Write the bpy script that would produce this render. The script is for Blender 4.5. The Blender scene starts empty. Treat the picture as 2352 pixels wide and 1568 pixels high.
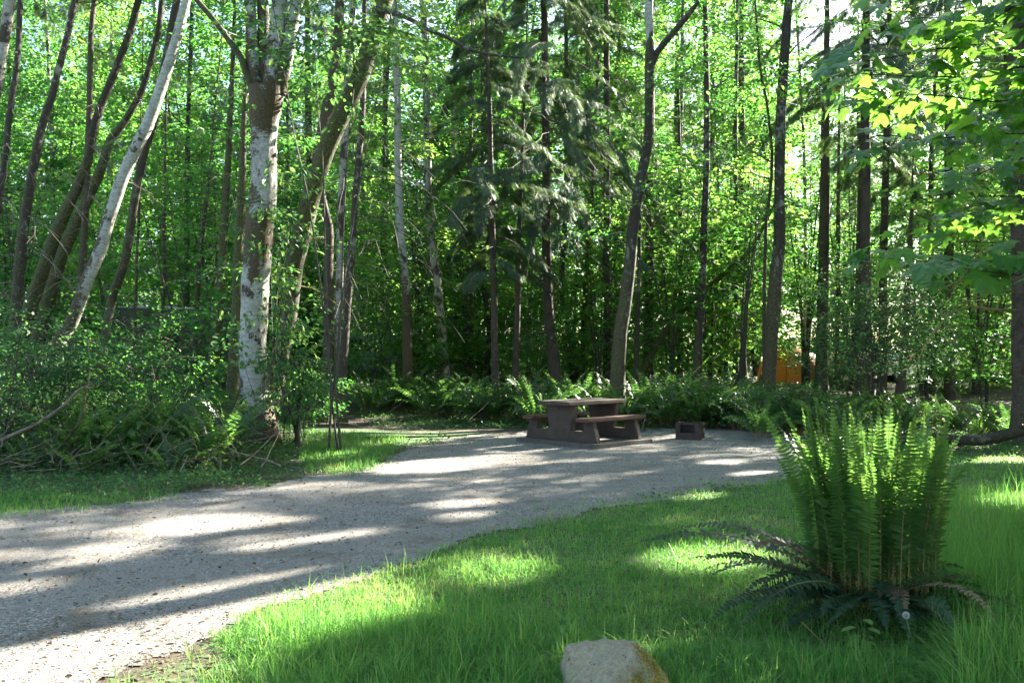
import bpy, math, random
import numpy as np
from mathutils import Vector
R = math.radians
# ------------------------------------------------------------------ camera, sky, sun
SC = bpy.context.scene
COL = SC.collection
F, CX, CY, HZ = 1960.0, 1176.0, 784.0, 828.0      # photo measured on a 2352 x 1568 view of it
CAMZ = 1.6
TH = math.atan((HZ - CY) / F)
cd = bpy.data.cameras.new('camera'); cam = bpy.data.objects.new('camera', cd); COL.objects.link(cam)
cam.location = (0, 0, CAMZ); cam.rotation_euler = (R(90) + TH, 0, 0)
cd.sensor_width = 36; cd.lens = 30; cd.clip_end = 2000; cd.clip_start = 0.05
SC.camera = cam
SUN_A, SUN_E = 42.0, 30.0                          # azimuth from +X towards +Y, elevation
S = np.array([math.cos(R(SUN_E)) * math.cos(R(SUN_A)), math.cos(R(SUN_E)) * math.sin(R(SUN_A)), math.sin(R(SUN_E))])
w = bpy.data.worlds.new('World'); SC.world = w; w.use_nodes = True
nt = w.node_tree; bg = nt.nodes['Background']; sky = nt.nodes.new('ShaderNodeTexSky')
sky.sky_type = 'NISHITA'; sky.sun_disc = False; sky.sun_elevation = R(SUN_E); sky.sun_rotation = R(90 - SUN_A)
sky.dust_density = 1.5; sky.air_density = 1.0
nt.links.new(sky.outputs[0], bg.inputs[0]); bg.inputs[1].default_value = 0.058
sd = bpy.data.lights.new('sun', 'SUN'); sd.energy = 5.0; sd.angle = R(0.5); sd.color = (1, 0.93, 0.80)
so = bpy.data.objects.new('sun', sd); COL.objects.link(so)
so.rotation_euler = Vector(S).to_track_quat('Z', 'Y').to_euler(); so.location = (30, 30, 40)
SC.view_settings.view_transform = 'Standard'; SC.view_settings.look = 'None'
SC.view_settings.gamma = 1.0; SC.view_settings.exposure = 3.36
SC.cycles.max_bounces = 7; SC.cycles.diffuse_bounces = 4; SC.cycles.glossy_bounces = 2
SC.cycles.transmission_bounces = 5; SC.cycles.transparent_max_bounces = 4
SC.cycles.sample_clamp_indirect = 6.0
SC.cycles.use_denoising = True

# ------------------------------------------------------------------ projection helpers
ct, st = math.cos(TH), math.sin(TH)
def P(px, py, d):
    u = (px - CX) / F; v = (CY - py) / F
    t = d / (ct - v * st)
    return np.array([u * t, d, CAMZ + (st + v * ct) * t])
def sstep(a, b, x):
    t = np.clip((x - a) / (b - a), 0, 1); return t * t * (3 - 2 * t)
def gz(x, y):
    x = np.asarray(x, float); y = np.asarray(y, float)
    h = 0.75 * sstep(21, 42, y)
    h = h + 0.10 * sstep(19.5, 24, y) * (np.sin(x * 0.9 + 1) * np.cos(y * 0.7) + 0.3)
    h = h + 0.12 * sstep(0.0, 2.5, -(x + 3.0)) * sstep(11, 14, y)
    h = h + 0.16 * np.exp(-(((x + 3.4) / 1.2) ** 2 + ((y - 17.5) / 1.6) ** 2))
    h = h + 0.10 * np.exp(-(((x - 2.4) / 0.7) ** 2 + ((y - 5.6) / 0.6) ** 2))
    h = h - 0.05 * sstep(2.6, 4.4, 6.5 - y) * sstep(-1.5, 0.5, x)
    return h
def G(px, py):
    u = (px - CX) / F; v = (CY - py) / F
    dy = ct - v * st; dz = st + v * ct
    z = 0.0
    for _ in range(12):
        t = (CAMZ - z) / max(-dz, 1e-3); t = min(t, 80)
        z = float(gz(u * t, dy * t))
    return np.array([u * t, dy * t, z])
def disp(p):
    x, y, z = p[..., 0], p[..., 1], p[..., 2] - CAMZ
    yc = y * ct + z * st; zc = -y * st + z * ct
    yc = np.where(yc < 0.3, 0.3, yc)
    return CX + F * x / yc, CY - F * zc / yc
def inpoly(px, py, poly):
    r = np.zeros(px.shape, bool); n = len(poly); j = n - 1
    for i in range(n):
        xi, yi = poly[i]; xj, yj = poly[j]
        c = ((yi > py) != (yj > py)) & (px < (xj - xi) * (py - yi) / (yj - yi + 1e-9) + xi)
        r ^= c; j = i
    return r
def wnoise(x, y, s=1.0, seed=0):
    r = 0
    for k, (a, b, f) in enumerate(((1.0, .7, 1.0), (-.6, 1.1, 1.9), (1.3, -.4, 3.1), (.5, 1.7, 4.7))):
        r = r + np.sin((a * x + b * y) * f / s + 1.7 * k + seed) * np.cos((b * x - a * y) * f / s * .83 + seed * 2 + k) / (1 + k)
    return r / 2.0

# ------------------------------------------------------------------ regions of the ground, and the gaps in the canopy
GRAVEL = [(-900, 1215), (-300, 1190), (0, 1172), (250, 1155), (420, 1132), (600, 1112), (760, 1087), (850, 1068), (905, 1035), (985, 1016),
          (1100, 1000), (1200, 988), (1450, 985), (1700, 984), (1850, 990), (1990, 1040), (1850, 1098), (1700, 1122), (1500, 1150),
          (1350, 1180), (1200, 1215), (1080, 1242), (960, 1300), (850, 1325), (700, 1375), (600, 1410), (480, 1475), (430, 1500),
          (240, 1568), (60, 1680), (-900, 2300)]
LAWN = [(1990, 1040), (2150, 1046), (2500, 1040), (3300, 1040), (3300, 3000), (-100, 3000), (330, 1720), (475, 1568), (575, 1530), (490, 1478), (600, 1410),
        (700, 1375), (850, 1325), (960, 1300), (1080, 1242), (1200, 1215), (1350, 1180), (1500, 1150), (1700, 1122), (1850, 1098)]
MOUND = [(735, 940), (820, 965), (875, 985), (930, 1005), (905, 1035), (850, 1068), (770, 1085), (700, 1075), (690, 1010)]
VERGE = [(-900, 1180), (0, 1140), (300, 1138), (420, 1128), (420, 1134), (250, 1157), (0, 1174), (-900, 1220)]
DRY = [(480, 1475), (430, 1500), (240, 1568), (60, 1680), (330, 1720), (475, 1568), (575, 1530), (490, 1478)]
STREAK = [(860, 985), (1200, 985), (1200, 1003), (985, 1016), (900, 1035)]
LIT = [[(-400, 1570), (0, 1480), (196, 1444), (481, 1400), (713, 1364), (850, 1330), (905, 1372), (860, 1440), (680, 1505), (560, 1520), (440, 1568), (250, 1760), (-400, 2000)],
       [(250, 1400), (400, 1362), (535, 1335), (793, 1310), (960, 1272), (1090, 1247), (1200, 1232), (1190, 1248), (974, 1290), (793, 1330), (600, 1368), (400, 1405), (260, 1418)],
       [(278, 1228), (330, 1208), (410, 1190), (560, 1186), (690, 1196), (600, 1206), (470, 1224), (330, 1236)],
       [(60, 1300), (143, 1268), (240, 1252), (320, 1258), (290, 1284), (150, 1305)],
       [(500, 1256), (560, 1238), (690, 1228), (760, 1226), (660, 1252), (540, 1264)],
       [(-60, 1350), (71, 1350), (110, 1357), (0, 1376), (-60, 1380)],
       [(-120, 1285), (0, 1270), (40, 1278), (-60, 1300)],
       [(740, 1222), (860, 1216), (870, 1226), (770, 1234)],
       [(963, 1160), (1040, 1150), (1152, 1149), (1120, 1160), (1000, 1166)],
       [(985, 1190), (1060, 1178), (1130, 1180), (1060, 1194)],
       [(1180, 1100), (1240, 1090), (1310, 1089), (1270, 1101)], [(1270, 1106), (1340, 1093), (1430, 1087), (1520, 1080), (1430, 1098), (1330, 1110)],
       [(1255, 1062), (1300, 1052), (1375, 1050), (1350, 1060)], [(1095, 1072), (1150, 1063), (1250, 1061), (1210, 1071)],
       [(860, 1016), (930, 1011), (1100, 1013), (1060, 1022), (900, 1026)], [(800, 995), (850, 985), (880, 1003), (840, 1015)],
       [(1670, 1092), (1710, 1084), (1790, 1084), (1770, 1094)], [(1550, 1146), (1600, 1134), (1665, 1134), (1640, 1147)],
       [(1480, 1290), (1550, 1262), (1680, 1258), (1770, 1275), (1700, 1302), (1540, 1304)],
       [(1010, 1325), (1060, 1292), (1150, 1284), (1200, 1300), (1190, 1330), (1100, 1345)],
       [(2200, 1064), (2260, 1049), (2420, 1045), (2420, 1062)], [(2230, 1170), (2300, 1140), (2420, 1140), (2420, 1190), (2300, 1200)],
       [(1600, 1064), (1650, 1058), (1720, 1057), (1690, 1066)], [(380, 1108), (420, 1098), (500, 1096), (450, 1112)], [(690, 1090), (730, 1076), (790, 1078), (750, 1094)]]
RAYS = []            # (point, radius): lines towards the sun kept clear of leaves
def ray(p, r): RAYS.append((np.array(p, float), r))
for px, py, d, r in ((2000, 985, 5.7, .34), (1900, 990, 5.6, .26), (2110, 1010, 5.6, .30), (1780, 1010, 5.5, .18), (430, 30, 17, .5), (395, 140, 17, .5), (360, 240, 17, .5), (325, 330, 17, .45),
                    (295, 400, 17, .3), (265, 470, 17, .3), (770, 100, 20, .5), (755, 260, 20, .5), (765, 700, 20, .35), (760, 800, 20, .4), (1432, 880, 22, .4),
                    (1600, 540, 30, .3), (2250, 950, 17.5, .9), (2200, 940, 18, .6), (2330, 940, 17, .6), (1815, 830, 38, 2.2), (1250, 860, 21, .5), (1500, 870, 22, .4), (990, 870, 24, .8), (850, 860, 24, .9),
                    (1650, 920, 19, .5), (1060, 880, 22, .4), (140, 80, 22, .5), (285, 90, 24, .5), (150, 720, 17, .5), (700, 770, 24, .5),
                    (1900, 280, 5.2, .25), (2050, 250, 5.2, .3), (2250, 120, 5.0, .35), (670, 700, 17, .35), (975, 850, 24, .5), (2190, 730, 22, 1.2), (2280, 780, 24, 1.5), (1700, 250, 34, 1.5)):
    ray(P(px, py, d), r)
_r = np.random.default_rng(5)
for _k in range(150):
    ray(P(_r.uniform(0, 2352), _r.uniform(250, 820), _r.uniform(20, 40)), _r.uniform(.3, .9))
for _k in range(26):
    ray(P(_r.uniform(800, 2350), _r.uniform(845, 890), _r.uniform(19, 23)), _r.uniform(.25, .5))
def carved(p):
    """leaves that stand between the sun and a patch the photo shows lit"""
    t = p[:, 2] / S[2]
    g = p - S[None] * t[:, None]
    gx, gy = disp(np.stack([g[:, 0], g[:, 1], np.zeros(len(g))], -1))
    gx = gx + 20 * wnoise(g[:, 0], g[:, 1], .35, 3); gy = gy + 5 * wnoise(g[:, 0], g[:, 1], .3, 8)
    near = (g[:, 1] > 2.2) & (p[:, 2] > 0.7)
    r = np.zeros(len(p), bool)
    idx = np.nonzero(near & (gx > -900) & (gx < 2700) & (gy > 960))[0]
    fs = np.clip(2.1 - .15 * g[idx, 1], .4, 1.4)
    for ox, oy in ((0, 0), (.14, 0), (-.14, 0), (0, .14), (0, -.14)):
        ax, ay = disp(np.stack([g[idx, 0] + ox * fs, g[idx, 1] + oy * fs, np.zeros(len(idx))], -1)); h = np.zeros(len(idx), bool)
        for poly in LIT: h |= inpoly(ax, ay, poly)
        r[idx] |= h
    for c, rad in RAYS:
        v = p - c; s = v @ S
        d2 = (v * v).sum(1) - s * s
        r |= (s > 1.2) & (d2 < rad * rad)
    return r

# ------------------------------------------------------------------ mesh helpers
class MB:
    def __init__(s): s.V = []; s.T = []; s.Q = []; s.A = []; s.n = 0; s.mt = []; s.mq = []
    def add(s, v, tris=None, quads=None, a=0.5, mi=0):
        v = np.asarray(v, float).reshape(-1, 3); s.V.append(v)
        s.A.append(np.full(len(v), a) if np.isscalar(a) else np.asarray(a, float))
        if tris is not None and len(tris): t = np.asarray(tris, int) + s.n; s.T.append(t); s.mt.append(np.full(len(t), mi))
        if quads is not None and len(quads): q = np.asarray(quads, int) + s.n; s.Q.append(q); s.mq.append(np.full(len(q), mi))
        s.n += len(v)
    def mesh(s, name, mats, smooth=False):
        me = bpy.data.meshes.new(name)
        if s.n == 0: return me
        V = np.concatenate(s.V); A = np.concatenate(s.A)
        T = np.concatenate(s.T) if s.T else np.zeros((0, 3), int); Q = np.concatenate(s.Q) if s.Q else np.zeros((0, 4), int)
        me.vertices.add(len(V)); me.vertices.foreach_set('co', V.astype(np.float32).ravel())
        nl = T.size + Q.size; me.loops.add(nl)
        me.loops.foreach_set('vertex_index', np.concatenate([T.ravel(), Q.ravel()]).astype(np.int32))
        ls = np.concatenate([np.arange(len(T)) * 3, T.size + np.arange(len(Q)) * 4]).astype(np.int32)
        me.polygons.add(len(ls)); me.polygons.foreach_set('loop_start', ls)
        me.polygons.foreach_set('material_index', np.concatenate((s.mt or []) + (s.mq or [])).astype(np.int32))
        me.polygons.foreach_set('use_smooth', np.full(len(ls), smooth))
        at = me.attributes.new('v', 'FLOAT', 'POINT'); at.data.foreach_set('value', A.astype(np.float32))
        for m in (mats if isinstance(mats, (list, tuple)) else [mats]): me.materials.append(m)
        me.update(calc_edges=True); me.validate()
        return me
    def build(s, name, mats, parent=None, loc=None, smooth=False):
        me = s.mesh(name, mats, smooth)
        o = bpy.data.objects.new(name, me); COL.objects.link(o)
        if parent is not None: o.parent = parent
        if loc is not None: o.location = loc
        return o
def empty(name, loc, rz=0.0):
    o = bpy.data.objects.new(name, None); COL.objects.link(o); o.location = loc; o.rotation_euler = (0, 0, rz); o.empty_display_size = .2; return o
def tag(o, label=None, cat=None, group=None, kind=None):
    if label: o['label'] = label
    if cat: o['category'] = cat
    if group: o['group'] = group
    if kind: o['kind'] = kind
    return o
def copy_thing(o, loc, rz, sc, label, group):
    c = o.copy(); COL.objects.link(c); c.location = loc; c.rotation_euler = (0, 0, rz); c.scale = (sc, sc, sc)
    if label: c['label'] = label
    if group: c['group'] = group
    for ch in [x for x in bpy.data.objects if x.parent == o]:
        k = ch.copy(); COL.objects.link(k); k.parent = c
    return c
def unit(a):
    return a / np.maximum(np.linalg.norm(a, axis=-1, keepdims=True), 1e-9)
def frames(d, n):
    x = unit(d); z = n - x * (x * n).sum(-1, keepdims=True); z = unit(z); y = np.cross(z, x)
    return np.stack([x, y, z], -1)           # columns
def scatter(mb, tv, tf, pos, d, n, sc, val, mi=0, quads=False, sy=None):
    """template tv (k,3) placed at each pos with x along d and z along n"""
    if len(pos) == 0: return
    M = frames(d, n); tv = np.asarray(tv, float)
    t = np.repeat(tv[None], len(pos), 0) * np.asarray(sc).reshape(-1, 1, 1)
    if sy is not None: t[:, :, 1] *= np.asarray(sy).reshape(-1, 1)
    v = np.einsum('nij,nkj->nki', M, t) + pos[:, None, :]
    f = np.asarray(tf)[None] + (np.arange(len(pos)) * len(tv))[:, None, None]
    f = f.reshape(-1, f.shape[-1])
    mb.add(v.reshape(-1, 3), quads=f if quads else None, tris=None if quads else f, a=np.repeat(val, len(tv)), mi=mi)
def catmull(pts, step):
    pts = np.asarray(pts, float); k = pts.shape[1]; out = []
    p = np.vstack([2 * pts[0] - pts[1], pts, 2 * pts[-1] - pts[-2]])
    for i in range(1, len(p) - 2):
        L = np.linalg.norm(p[i + 1][:3] - p[i][:3]); n = max(1, int(L / step))
        for j in range(n):
            t = j / n
            out.append(.5 * ((2 * p[i]) + (-p[i - 1] + p[i + 1]) * t + (2 * p[i - 1] - 5 * p[i] + 4 * p[i + 1] - p[i + 2]) * t * t + (-p[i - 1] + 3 * p[i] - 3 * p[i + 1] + p[i + 2]) * t ** 3))
    out.append(pts[-1]); return np.array(out)
def tube(mb, pts, rad, sides=6, a=0.5, mi=0, rng=None, rough=0.0, cap=False, side=0.0):
    pts = np.asarray(pts, float); n = len(pts); rad = np.broadcast_to(np.asarray(rad, float), (n,))
    tan = unit(np.gradient(pts, axis=0)); ref = np.array([1, 0, 0.]) if abs(tan[:, 0]).mean() < .8 else np.array([0, 0, 1.])
    u = unit(np.cross(tan, ref)); v = np.cross(tan, u)
    th = np.linspace(0, 2 * np.pi, sides, endpoint=False)
    rr = rad[:, None] * np.ones((1, sides))
    if rough and rng is not None:
        h = np.arange(n)[:, None] * .7
        rr = rr * (1 + rough * (np.sin(th[None] * 3 + h * .9) * .4 + np.sin(th[None] * 5 + h * 1.7 + 2) * .3 + rng.normal(0, .35, (n, sides))))
    ring = pts[:, None] + rr[..., None] * (np.cos(th)[None, :, None] * u[:, None] + np.sin(th)[None, :, None] * v[:, None])
    i = np.arange(n - 1)[:, None] * sides; j = np.arange(sides)[None]; j2 = (j + 1) % sides
    q = np.stack([i + j, i + j2, i + sides + j2, i + sides + j], -1).reshape(-1, 4)
    A = a if np.isscalar(a) else (a if len(a) == n * sides else np.repeat(a, sides))
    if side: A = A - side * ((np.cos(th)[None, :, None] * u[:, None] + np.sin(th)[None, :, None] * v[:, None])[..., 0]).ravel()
    mb.add(ring.reshape(-1, 3), quads=q, a=A, mi=mi)
    if cap:
        mb.add(np.vstack([ring[-1], pts[-1:] ]), tris=[(k, (k + 1) % sides, sides) for k in range(sides)], a=.5, mi=mi)
        mb.add(np.vstack([ring[0], pts[:1]]), tris=[((k + 1) % sides, k, sides) for k in range(sides)], a=.5, mi=mi)
def box(mb, c, s, rz=0, mi=0, bev=0.0, tilt=None):
    hx, hy, hz = [k / 2 for k in s]; b = min(bev, hx * .8, hy * .8, hz * .8)
    V = []; 
    if b <= 0:
        V = [(sx * hx, sy * hy, sz * hz) for sz in (-1, 1) for sx, sy in ((-1, -1), (1, -1), (1, 1), (-1, 1))]
        Fq = [(3, 2, 1, 0), (4, 5, 6, 7), (0, 1, 5, 4), (1, 2, 6, 5), (2, 3, 7, 6), (3, 0, 4, 7)]
        Ft = []
    else:
        bm_pts = []
        lv = [(-hz, b), (-hz + b, 0), (hz - b, 0), (hz, b)]
        for z, ins in lv:
            x, y = hx - ins, hy - ins; c2 = b
            bm_pts += [(-x + c2, -y, z), (x - c2, -y, z), (x, -y + c2, z), (x, y - c2, z), (x - c2, y, z), (-x + c2, y, z), (-x, y - c2, z), (-x, -y + c2, z)]
        V = bm_pts; Fq = []; Ft = []
        for l in range(3):
            for k in range(8):
                Fq.append((l * 8 + k, l * 8 + (k + 1) % 8, l * 8 + 8 + (k + 1) % 8, l * 8 + 8 + k))
        for k in range(1, 7):
            Ft.append((0, k + 1, k)); Ft.append((24, 24 + k, 24 + k + 1))
    V = np.array(V); c_, s_ = math.cos(rz), math.sin(rz)
    V = V @ np.array([[c_, s_, 0], [-s_, c_, 0], [0, 0, 1]]) + np.array(c)
    mb.add(V, tris=Ft, quads=Fq, mi=mi)

# ------------------------------------------------------------------ materials
def newmat(name):
    m = bpy.data.materials.new(name); m.use_nodes = True; m.node_tree.nodes.clear(); return m, m.node_tree
class N:
    def __init__(s, t): s.t = t
    def n(s, typ, **k):
        nd = s.t.nodes.new(typ)
        for a, b in k.items():
            if a.startswith('i_'): nd.inputs[a[2:].replace('_', ' ')].default_value = b
            else: setattr(nd, a, b)
        return nd
    def l(s, a, b): s.t.links.new(a, b)
    def noise(s, vec, scale, detail=4, rough=.55, sx=(1, 1, 1)):
        if sx != (1, 1, 1):
            mp = s.n('ShaderNodeMapping'); mp.inputs['Scale'].default_value = sx; s.l(vec, mp.inputs[0]); vec = mp.outputs[0]
        q = s.n('ShaderNodeTexNoise'); q.inputs['Scale'].default_value = scale; q.inputs['Detail'].default_value = detail; q.inputs['Roughness'].default_value = rough
        s.l(vec, q.inputs['Vector']); return q.outputs['Fac']
    def ramp(s, fac, stops):
        r = s.n('ShaderNodeValToRGB'); e = r.color_ramp.elements
        e[0].position, e[0].color = stops[0][0], (*stops[0][1], 1); e[1].position, e[1].color = stops[-1][0], (*stops[-1][1], 1)
        for p, c in stops[1:-1]:
            k = e.new(p); k.color = (*c, 1)
        s.l(fac, r.inputs[0]); return r.outputs[0]
    def mix(s, fac, a, b):
        m = s.n('ShaderNodeMix', data_type='RGBA')
        for sock, val in ((m.inputs[0], fac), (m.inputs[6], a), (m.inputs[7], b)):
            if isinstance(val, (int, float)): sock.default_value = val
            elif isinstance(val, tuple): sock.default_value = (*val, 1)
            else: s.l(val, sock)
        return m.outputs[2]
    def math(s, op, a, b=0.0, clamp=False):
        m = s.n('ShaderNodeMath', operation=op, use_clamp=clamp)
        for sock, val in ((m.inputs[0], a), (m.inputs[1], b)):
            if isinstance(val, (int, float)): sock.default_value = val
            else: s.l(val, sock)
        return m.outputs[0]
    def step(s, x, a, b):
        m = s.n('ShaderNodeMapRange', interpolation_type='SMOOTHSTEP'); s.l(x, m.inputs[0]); m.inputs[1].default_value = a; m.inputs[2].default_value = b; return m.outputs[0]
def leafmat(name, stops, tstops, trans=.45, rough=.45, spec=.35, nscale=1.2, ovar=0.0):
    m, t = newmat(name); n = N(t); out = n.n('ShaderNodeOutputMaterial')
    at = n.n('ShaderNodeAttribute', attribute_name='v'); tc = n.n('ShaderNodeTexCoord')
    nz = n.noise(tc.outputs['Object'], nscale, 2)
    oi = n.n('ShaderNodeObjectInfo')
    f = n.math('ADD', n.math('ADD', n.math('MULTIPLY', at.outputs['Fac'], .65), n.math('MULTIPLY', nz, .35)), n.math('MULTIPLY', n.math('SUBTRACT', oi.outputs['Random'], .55), ovar))
    pr = n.n('ShaderNodeBsdfPrincipled'); n.l(n.ramp(f, stops), pr.inputs['Base Color']); pr.inputs['Roughness'].default_value = rough
    pr.inputs['Specular IOR Level'].default_value = spec
    tr = n.n('ShaderNodeBsdfTranslucent'); n.l(n.ramp(f, tstops), tr.inputs[0])
    mx = n.n('ShaderNodeMixShader'); mx.inputs[0].default_value = trans
    n.l(pr.outputs[0], mx.inputs[1]); n.l(tr.outputs[0], mx.inputs[2]); n.l(mx.outputs[0], out.inputs[0]); return m
M = {}
M['leaf'] = leafmat('broad_leaf', [(.25, (.028, .082, .026)), (.5, (.048, .128, .034)), (.8, (.09, .18, .045))],
                    [(.25, (.10, .34, .05)), (.55, (.21, .50, .075)), (.85, (.42, .66, .10))], .5, ovar=.42)
M['leaf_dark'] = leafmat('shrub_leaf', [(.25, (.022, .070, .024)), (.5, (.035, .105, .030)), (.8, (.06, .15, .035))],
                         [(.25, (.09, .25, .06)), (.55, (.17, .36, .08)), (.85, (.34, .50, .11))], .4, ovar=.2)
M['maple'] = leafmat('maple_leaf', [(.25, (.028, .085, .035)), (.5, (.04, .125, .045)), (.8, (.06, .17, .04))],
                     [(.25, (.14, .38, .04)), (.55, (.22, .50, .05)), (.85, (.34, .60, .06))], .48, .42, .5, 3)
M['needle'] = leafmat('conifer_needles', [(.25, (.034, .065, .036)), (.5, (.06, .10, .055)), (.85, (.12, .165, .10))],
                      [(.25, (.09, .18, .05)), (.55, (.18, .30, .08)), (.85, (.32, .42, .12))], .32, .5, .5)
M['fern'] = leafmat('fern_pinnae', [(.2, (.028, .062, .020)), (.5, (.046, .105, .030)), (.85, (.085, .17, .045))],
                    [(.2, (.08, .20, .04)), (.5, (.18, .38, .065)), (.85, (.38, .58, .10))], .40, .42, .4, 3)
M['fern_old'] = leafmat('old_fern_pinnae', [(.2, (.018, .042, .022)), (.5, (.028, .060, .030)), (.85, (.055, .085, .03))],
                    [(.2, (.03, .12, .03)), (.5, (.06, .18, .04)), (.85, (.2, .3, .05))], .2, .5, .25, 3)
M['grass'] = leafmat('grass_blades', [(.2, (.035, .11, .028)), (.5, (.070, .19, .042)), (.72, (.13, .25, .065)), (.94, (.28, .28, .12))],
                     [(.2, (.10, .34, .05)), (.5, (.22, .52, .08)), (.72, (.36, .58, .12)), (.94, (.46, .46, .20))], .42, .5, .3, .9)
M['dry'] = leafmat('dead_leaves', [(.2, (.05, .03, .018)), (.5, (.12, .075, .045)), (.85, (.24, .18, .12))],
                   [(.2, (.08, .04, .02)), (.5, (.16, .09, .05)), (.85, (.3, .2, .1))], .2, .7, .2)
def barkmat(name, pale, mid, dark, moss, thr, hs=5.0):
    m, t = newmat(name); n = N(t); out = n.n('ShaderNodeOutputMaterial'); pr = n.n('ShaderNodeBsdfPrincipled'); n.l(pr.outputs[0], out.inputs[0])
    tc = n.n('ShaderNodeTexCoord'); ob = tc.outputs['Object']; at = n.n('ShaderNodeAttribute', attribute_name='v')
    fine = n.noise(ob, 8, 7, .78, (1, 1, 2.8)); mot = n.noise(ob, hs, 5, .7, (1, 1, .7)); big = n.noise(ob, 1.7, 3, .6)
    c = n.ramp(fine, [(.36, mid), (.5, tuple((a + b) / 2 for a, b in zip(pale, mid))), (.6, pale)])
    c = n.mix(n.step(fine, .60, .66), c, tuple(.35 * k for k in mid))
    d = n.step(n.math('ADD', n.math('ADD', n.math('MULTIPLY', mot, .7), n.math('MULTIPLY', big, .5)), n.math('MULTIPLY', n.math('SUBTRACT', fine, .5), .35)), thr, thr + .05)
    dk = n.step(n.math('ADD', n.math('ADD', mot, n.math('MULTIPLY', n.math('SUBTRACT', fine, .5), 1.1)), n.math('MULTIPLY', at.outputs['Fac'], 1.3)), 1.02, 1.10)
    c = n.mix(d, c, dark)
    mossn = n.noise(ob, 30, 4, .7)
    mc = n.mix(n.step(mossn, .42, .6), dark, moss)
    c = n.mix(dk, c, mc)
    n.l(c, pr.inputs['Base Color']); pr.inputs['Roughness'].default_value = .85
    bp = n.n('ShaderNodeBump'); bp.inputs['Strength'].default_value = .6; bp.inputs['Distance'].default_value = .03
    n.l(n.math('ADD', n.noise(ob, 22, 5, .7, (1, 1, .35)), n.math('MULTIPLY', dk, .5)), bp.inputs['Height']); n.l(bp.outputs[0], pr.inputs['Normal']); return m
M['alder'] = barkmat('pale_alder_bark', (.40, .38, .34), (.17, .15, .13), (.045, .034, .024), (.13, .12, .025), .60)
M['conif'] = barkmat('dark_conifer_bark', (.095, .068, .048), (.042, .030, .021), (.035, .026, .020), (.10, .10, .03), .62)
M['mossy'] = barkmat('mossy_bark', (.17, .15, .12), (.075, .06, .04), (.035, .026, .016), (.085, .10, .02), .50)
M['lichen'] = barkmat('lichen_bark', (.30, .30, .26), (.09, .075, .06), (.04, .03, .024), (.10, .09, .03), .50, 9)
M['birch'] = barkmat('white_birch_bark', (.45, .44, .40), (.20, .19, .17), (.05, .036, .024), (.09, .062, .022), .66)
def plain(name, col, rough=.7, metal=0., nscale=0, amt=.3, bump=0):
    m, t = newmat(name); n = N(t); out = n.n('ShaderNodeOutputMaterial'); pr = n.n('ShaderNodeBsdfPrincipled'); n.l(pr.outputs[0], out.inputs[0])
    pr.inputs['Roughness'].default_value = rough; pr.inputs['Metallic'].default_value = metal; pr.inputs['Base Color'].default_value = (*col, 1)
    if nscale:
        tc = n.n('ShaderNodeTexCoord'); z = n.noise(tc.outputs['Object'], nscale, 6, .65)
        n.l(n.ramp(z, [(.3, tuple(k * (1 - amt) for k in col)), (.7, tuple(min(1, k * (1 + amt)) for k in col))]), pr.inputs['Base Color'])
        if bump:
            bp = n.n('ShaderNodeBump'); bp.inputs['Strength'].default_value = bump; bp.inputs['Distance'].default_value = .01
            n.l(n.noise(tc.outputs['Object'], nscale * 6, 4, .7), bp.inputs['Height']); n.l(bp.outputs[0], pr.inputs['Normal'])
    return m
M['twig'] = plain('bare_twig', (.16, .125, .10), .8, 0, 8, .5)
M['twigdark'] = plain('dark_twig', (.05, .042, .032), .85, 0, 8, .5)
M['twigmoss'] = plain('mossy_twig', (.16, .14, .045), .9, 0, 10, .5)
M['rachis'] = plain('fern_rachis', (.16, .10, .035), .6, 0, 5, .3)
M['stemgreen'] = plain('green_stem', (.10, .17, .05), .6)
M['concrete'] = plain('brown_painted_concrete', (.062, .042, .032), .75, 0, 7, .35, .5)
M['bench'] = plain('worn_red_brown_paint', (.088, .040, .030), .5, 0, 9, .4, .35)
M['slab'] = plain('grey_concrete_slab', (.095, .082, .070), .85, 0, 6, .3, .5)
M['rust'] = plain('rusty_steel', (.055, .038, .031), .75, .3, 12, .5, .5)
M['soot'] = plain('sooty_inside', (.012, .011, .010), .9)
M['ash'] = plain('pale_ash', (.25, .24, .22), .9, 0, 30, .4)

def groundmat():
    m, t = newmat('forest_ground'); n = N(t); out = n.n('ShaderNodeOutputMaterial'); pr = n.n('ShaderNodeBsdfPrincipled'); n.l(pr.outputs[0], out.inputs[0])
    tc = n.n('ShaderNodeTexCoord'); ob = tc.outputs['Object']; at = n.n('ShaderNodeAttribute', attribute_name='v')
    f1 = n.noise(ob, 14, 6, .75); f2 = n.noise(ob, 2.2, 4, .6)
    litter = n.ramp(f1, [(.3, (.022, .016, .010)), (.5, (.06, .042, .028)), (.62, (.11, .08, .055)), (.72, (.19, .15, .11))])
    turf = n.ramp(f1, [(.3, (.025, .065, .016)), (.55, (.055, .12, .03)), (.72, (.13, .16, .05))])
    dry = n.ramp(f1, [(.3, (.07, .06, .03)), (.7, (.19, .17, .08))])
    turf = n.mix(n.math('MULTIPLY', n.step(f2, .52, .66), .6), turf, dry)
    e = n.step(n.math('ADD', at.outputs['Fac'], n.math('MULTIPLY', n.math('SUBTRACT', f1, .5), .6)), .4, .6)
    n.l(n.mix(e, litter, turf), pr.inputs['Base Color']); pr.inputs['Roughness'].default_value = .95
    bp = n.n('ShaderNodeBump'); bp.inputs['Strength'].default_value = .8; bp.inputs['Distance'].default_value = .02
    n.l(f1, bp.inputs['Height']); n.l(bp.outputs[0], pr.inputs['Normal']); return m
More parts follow.
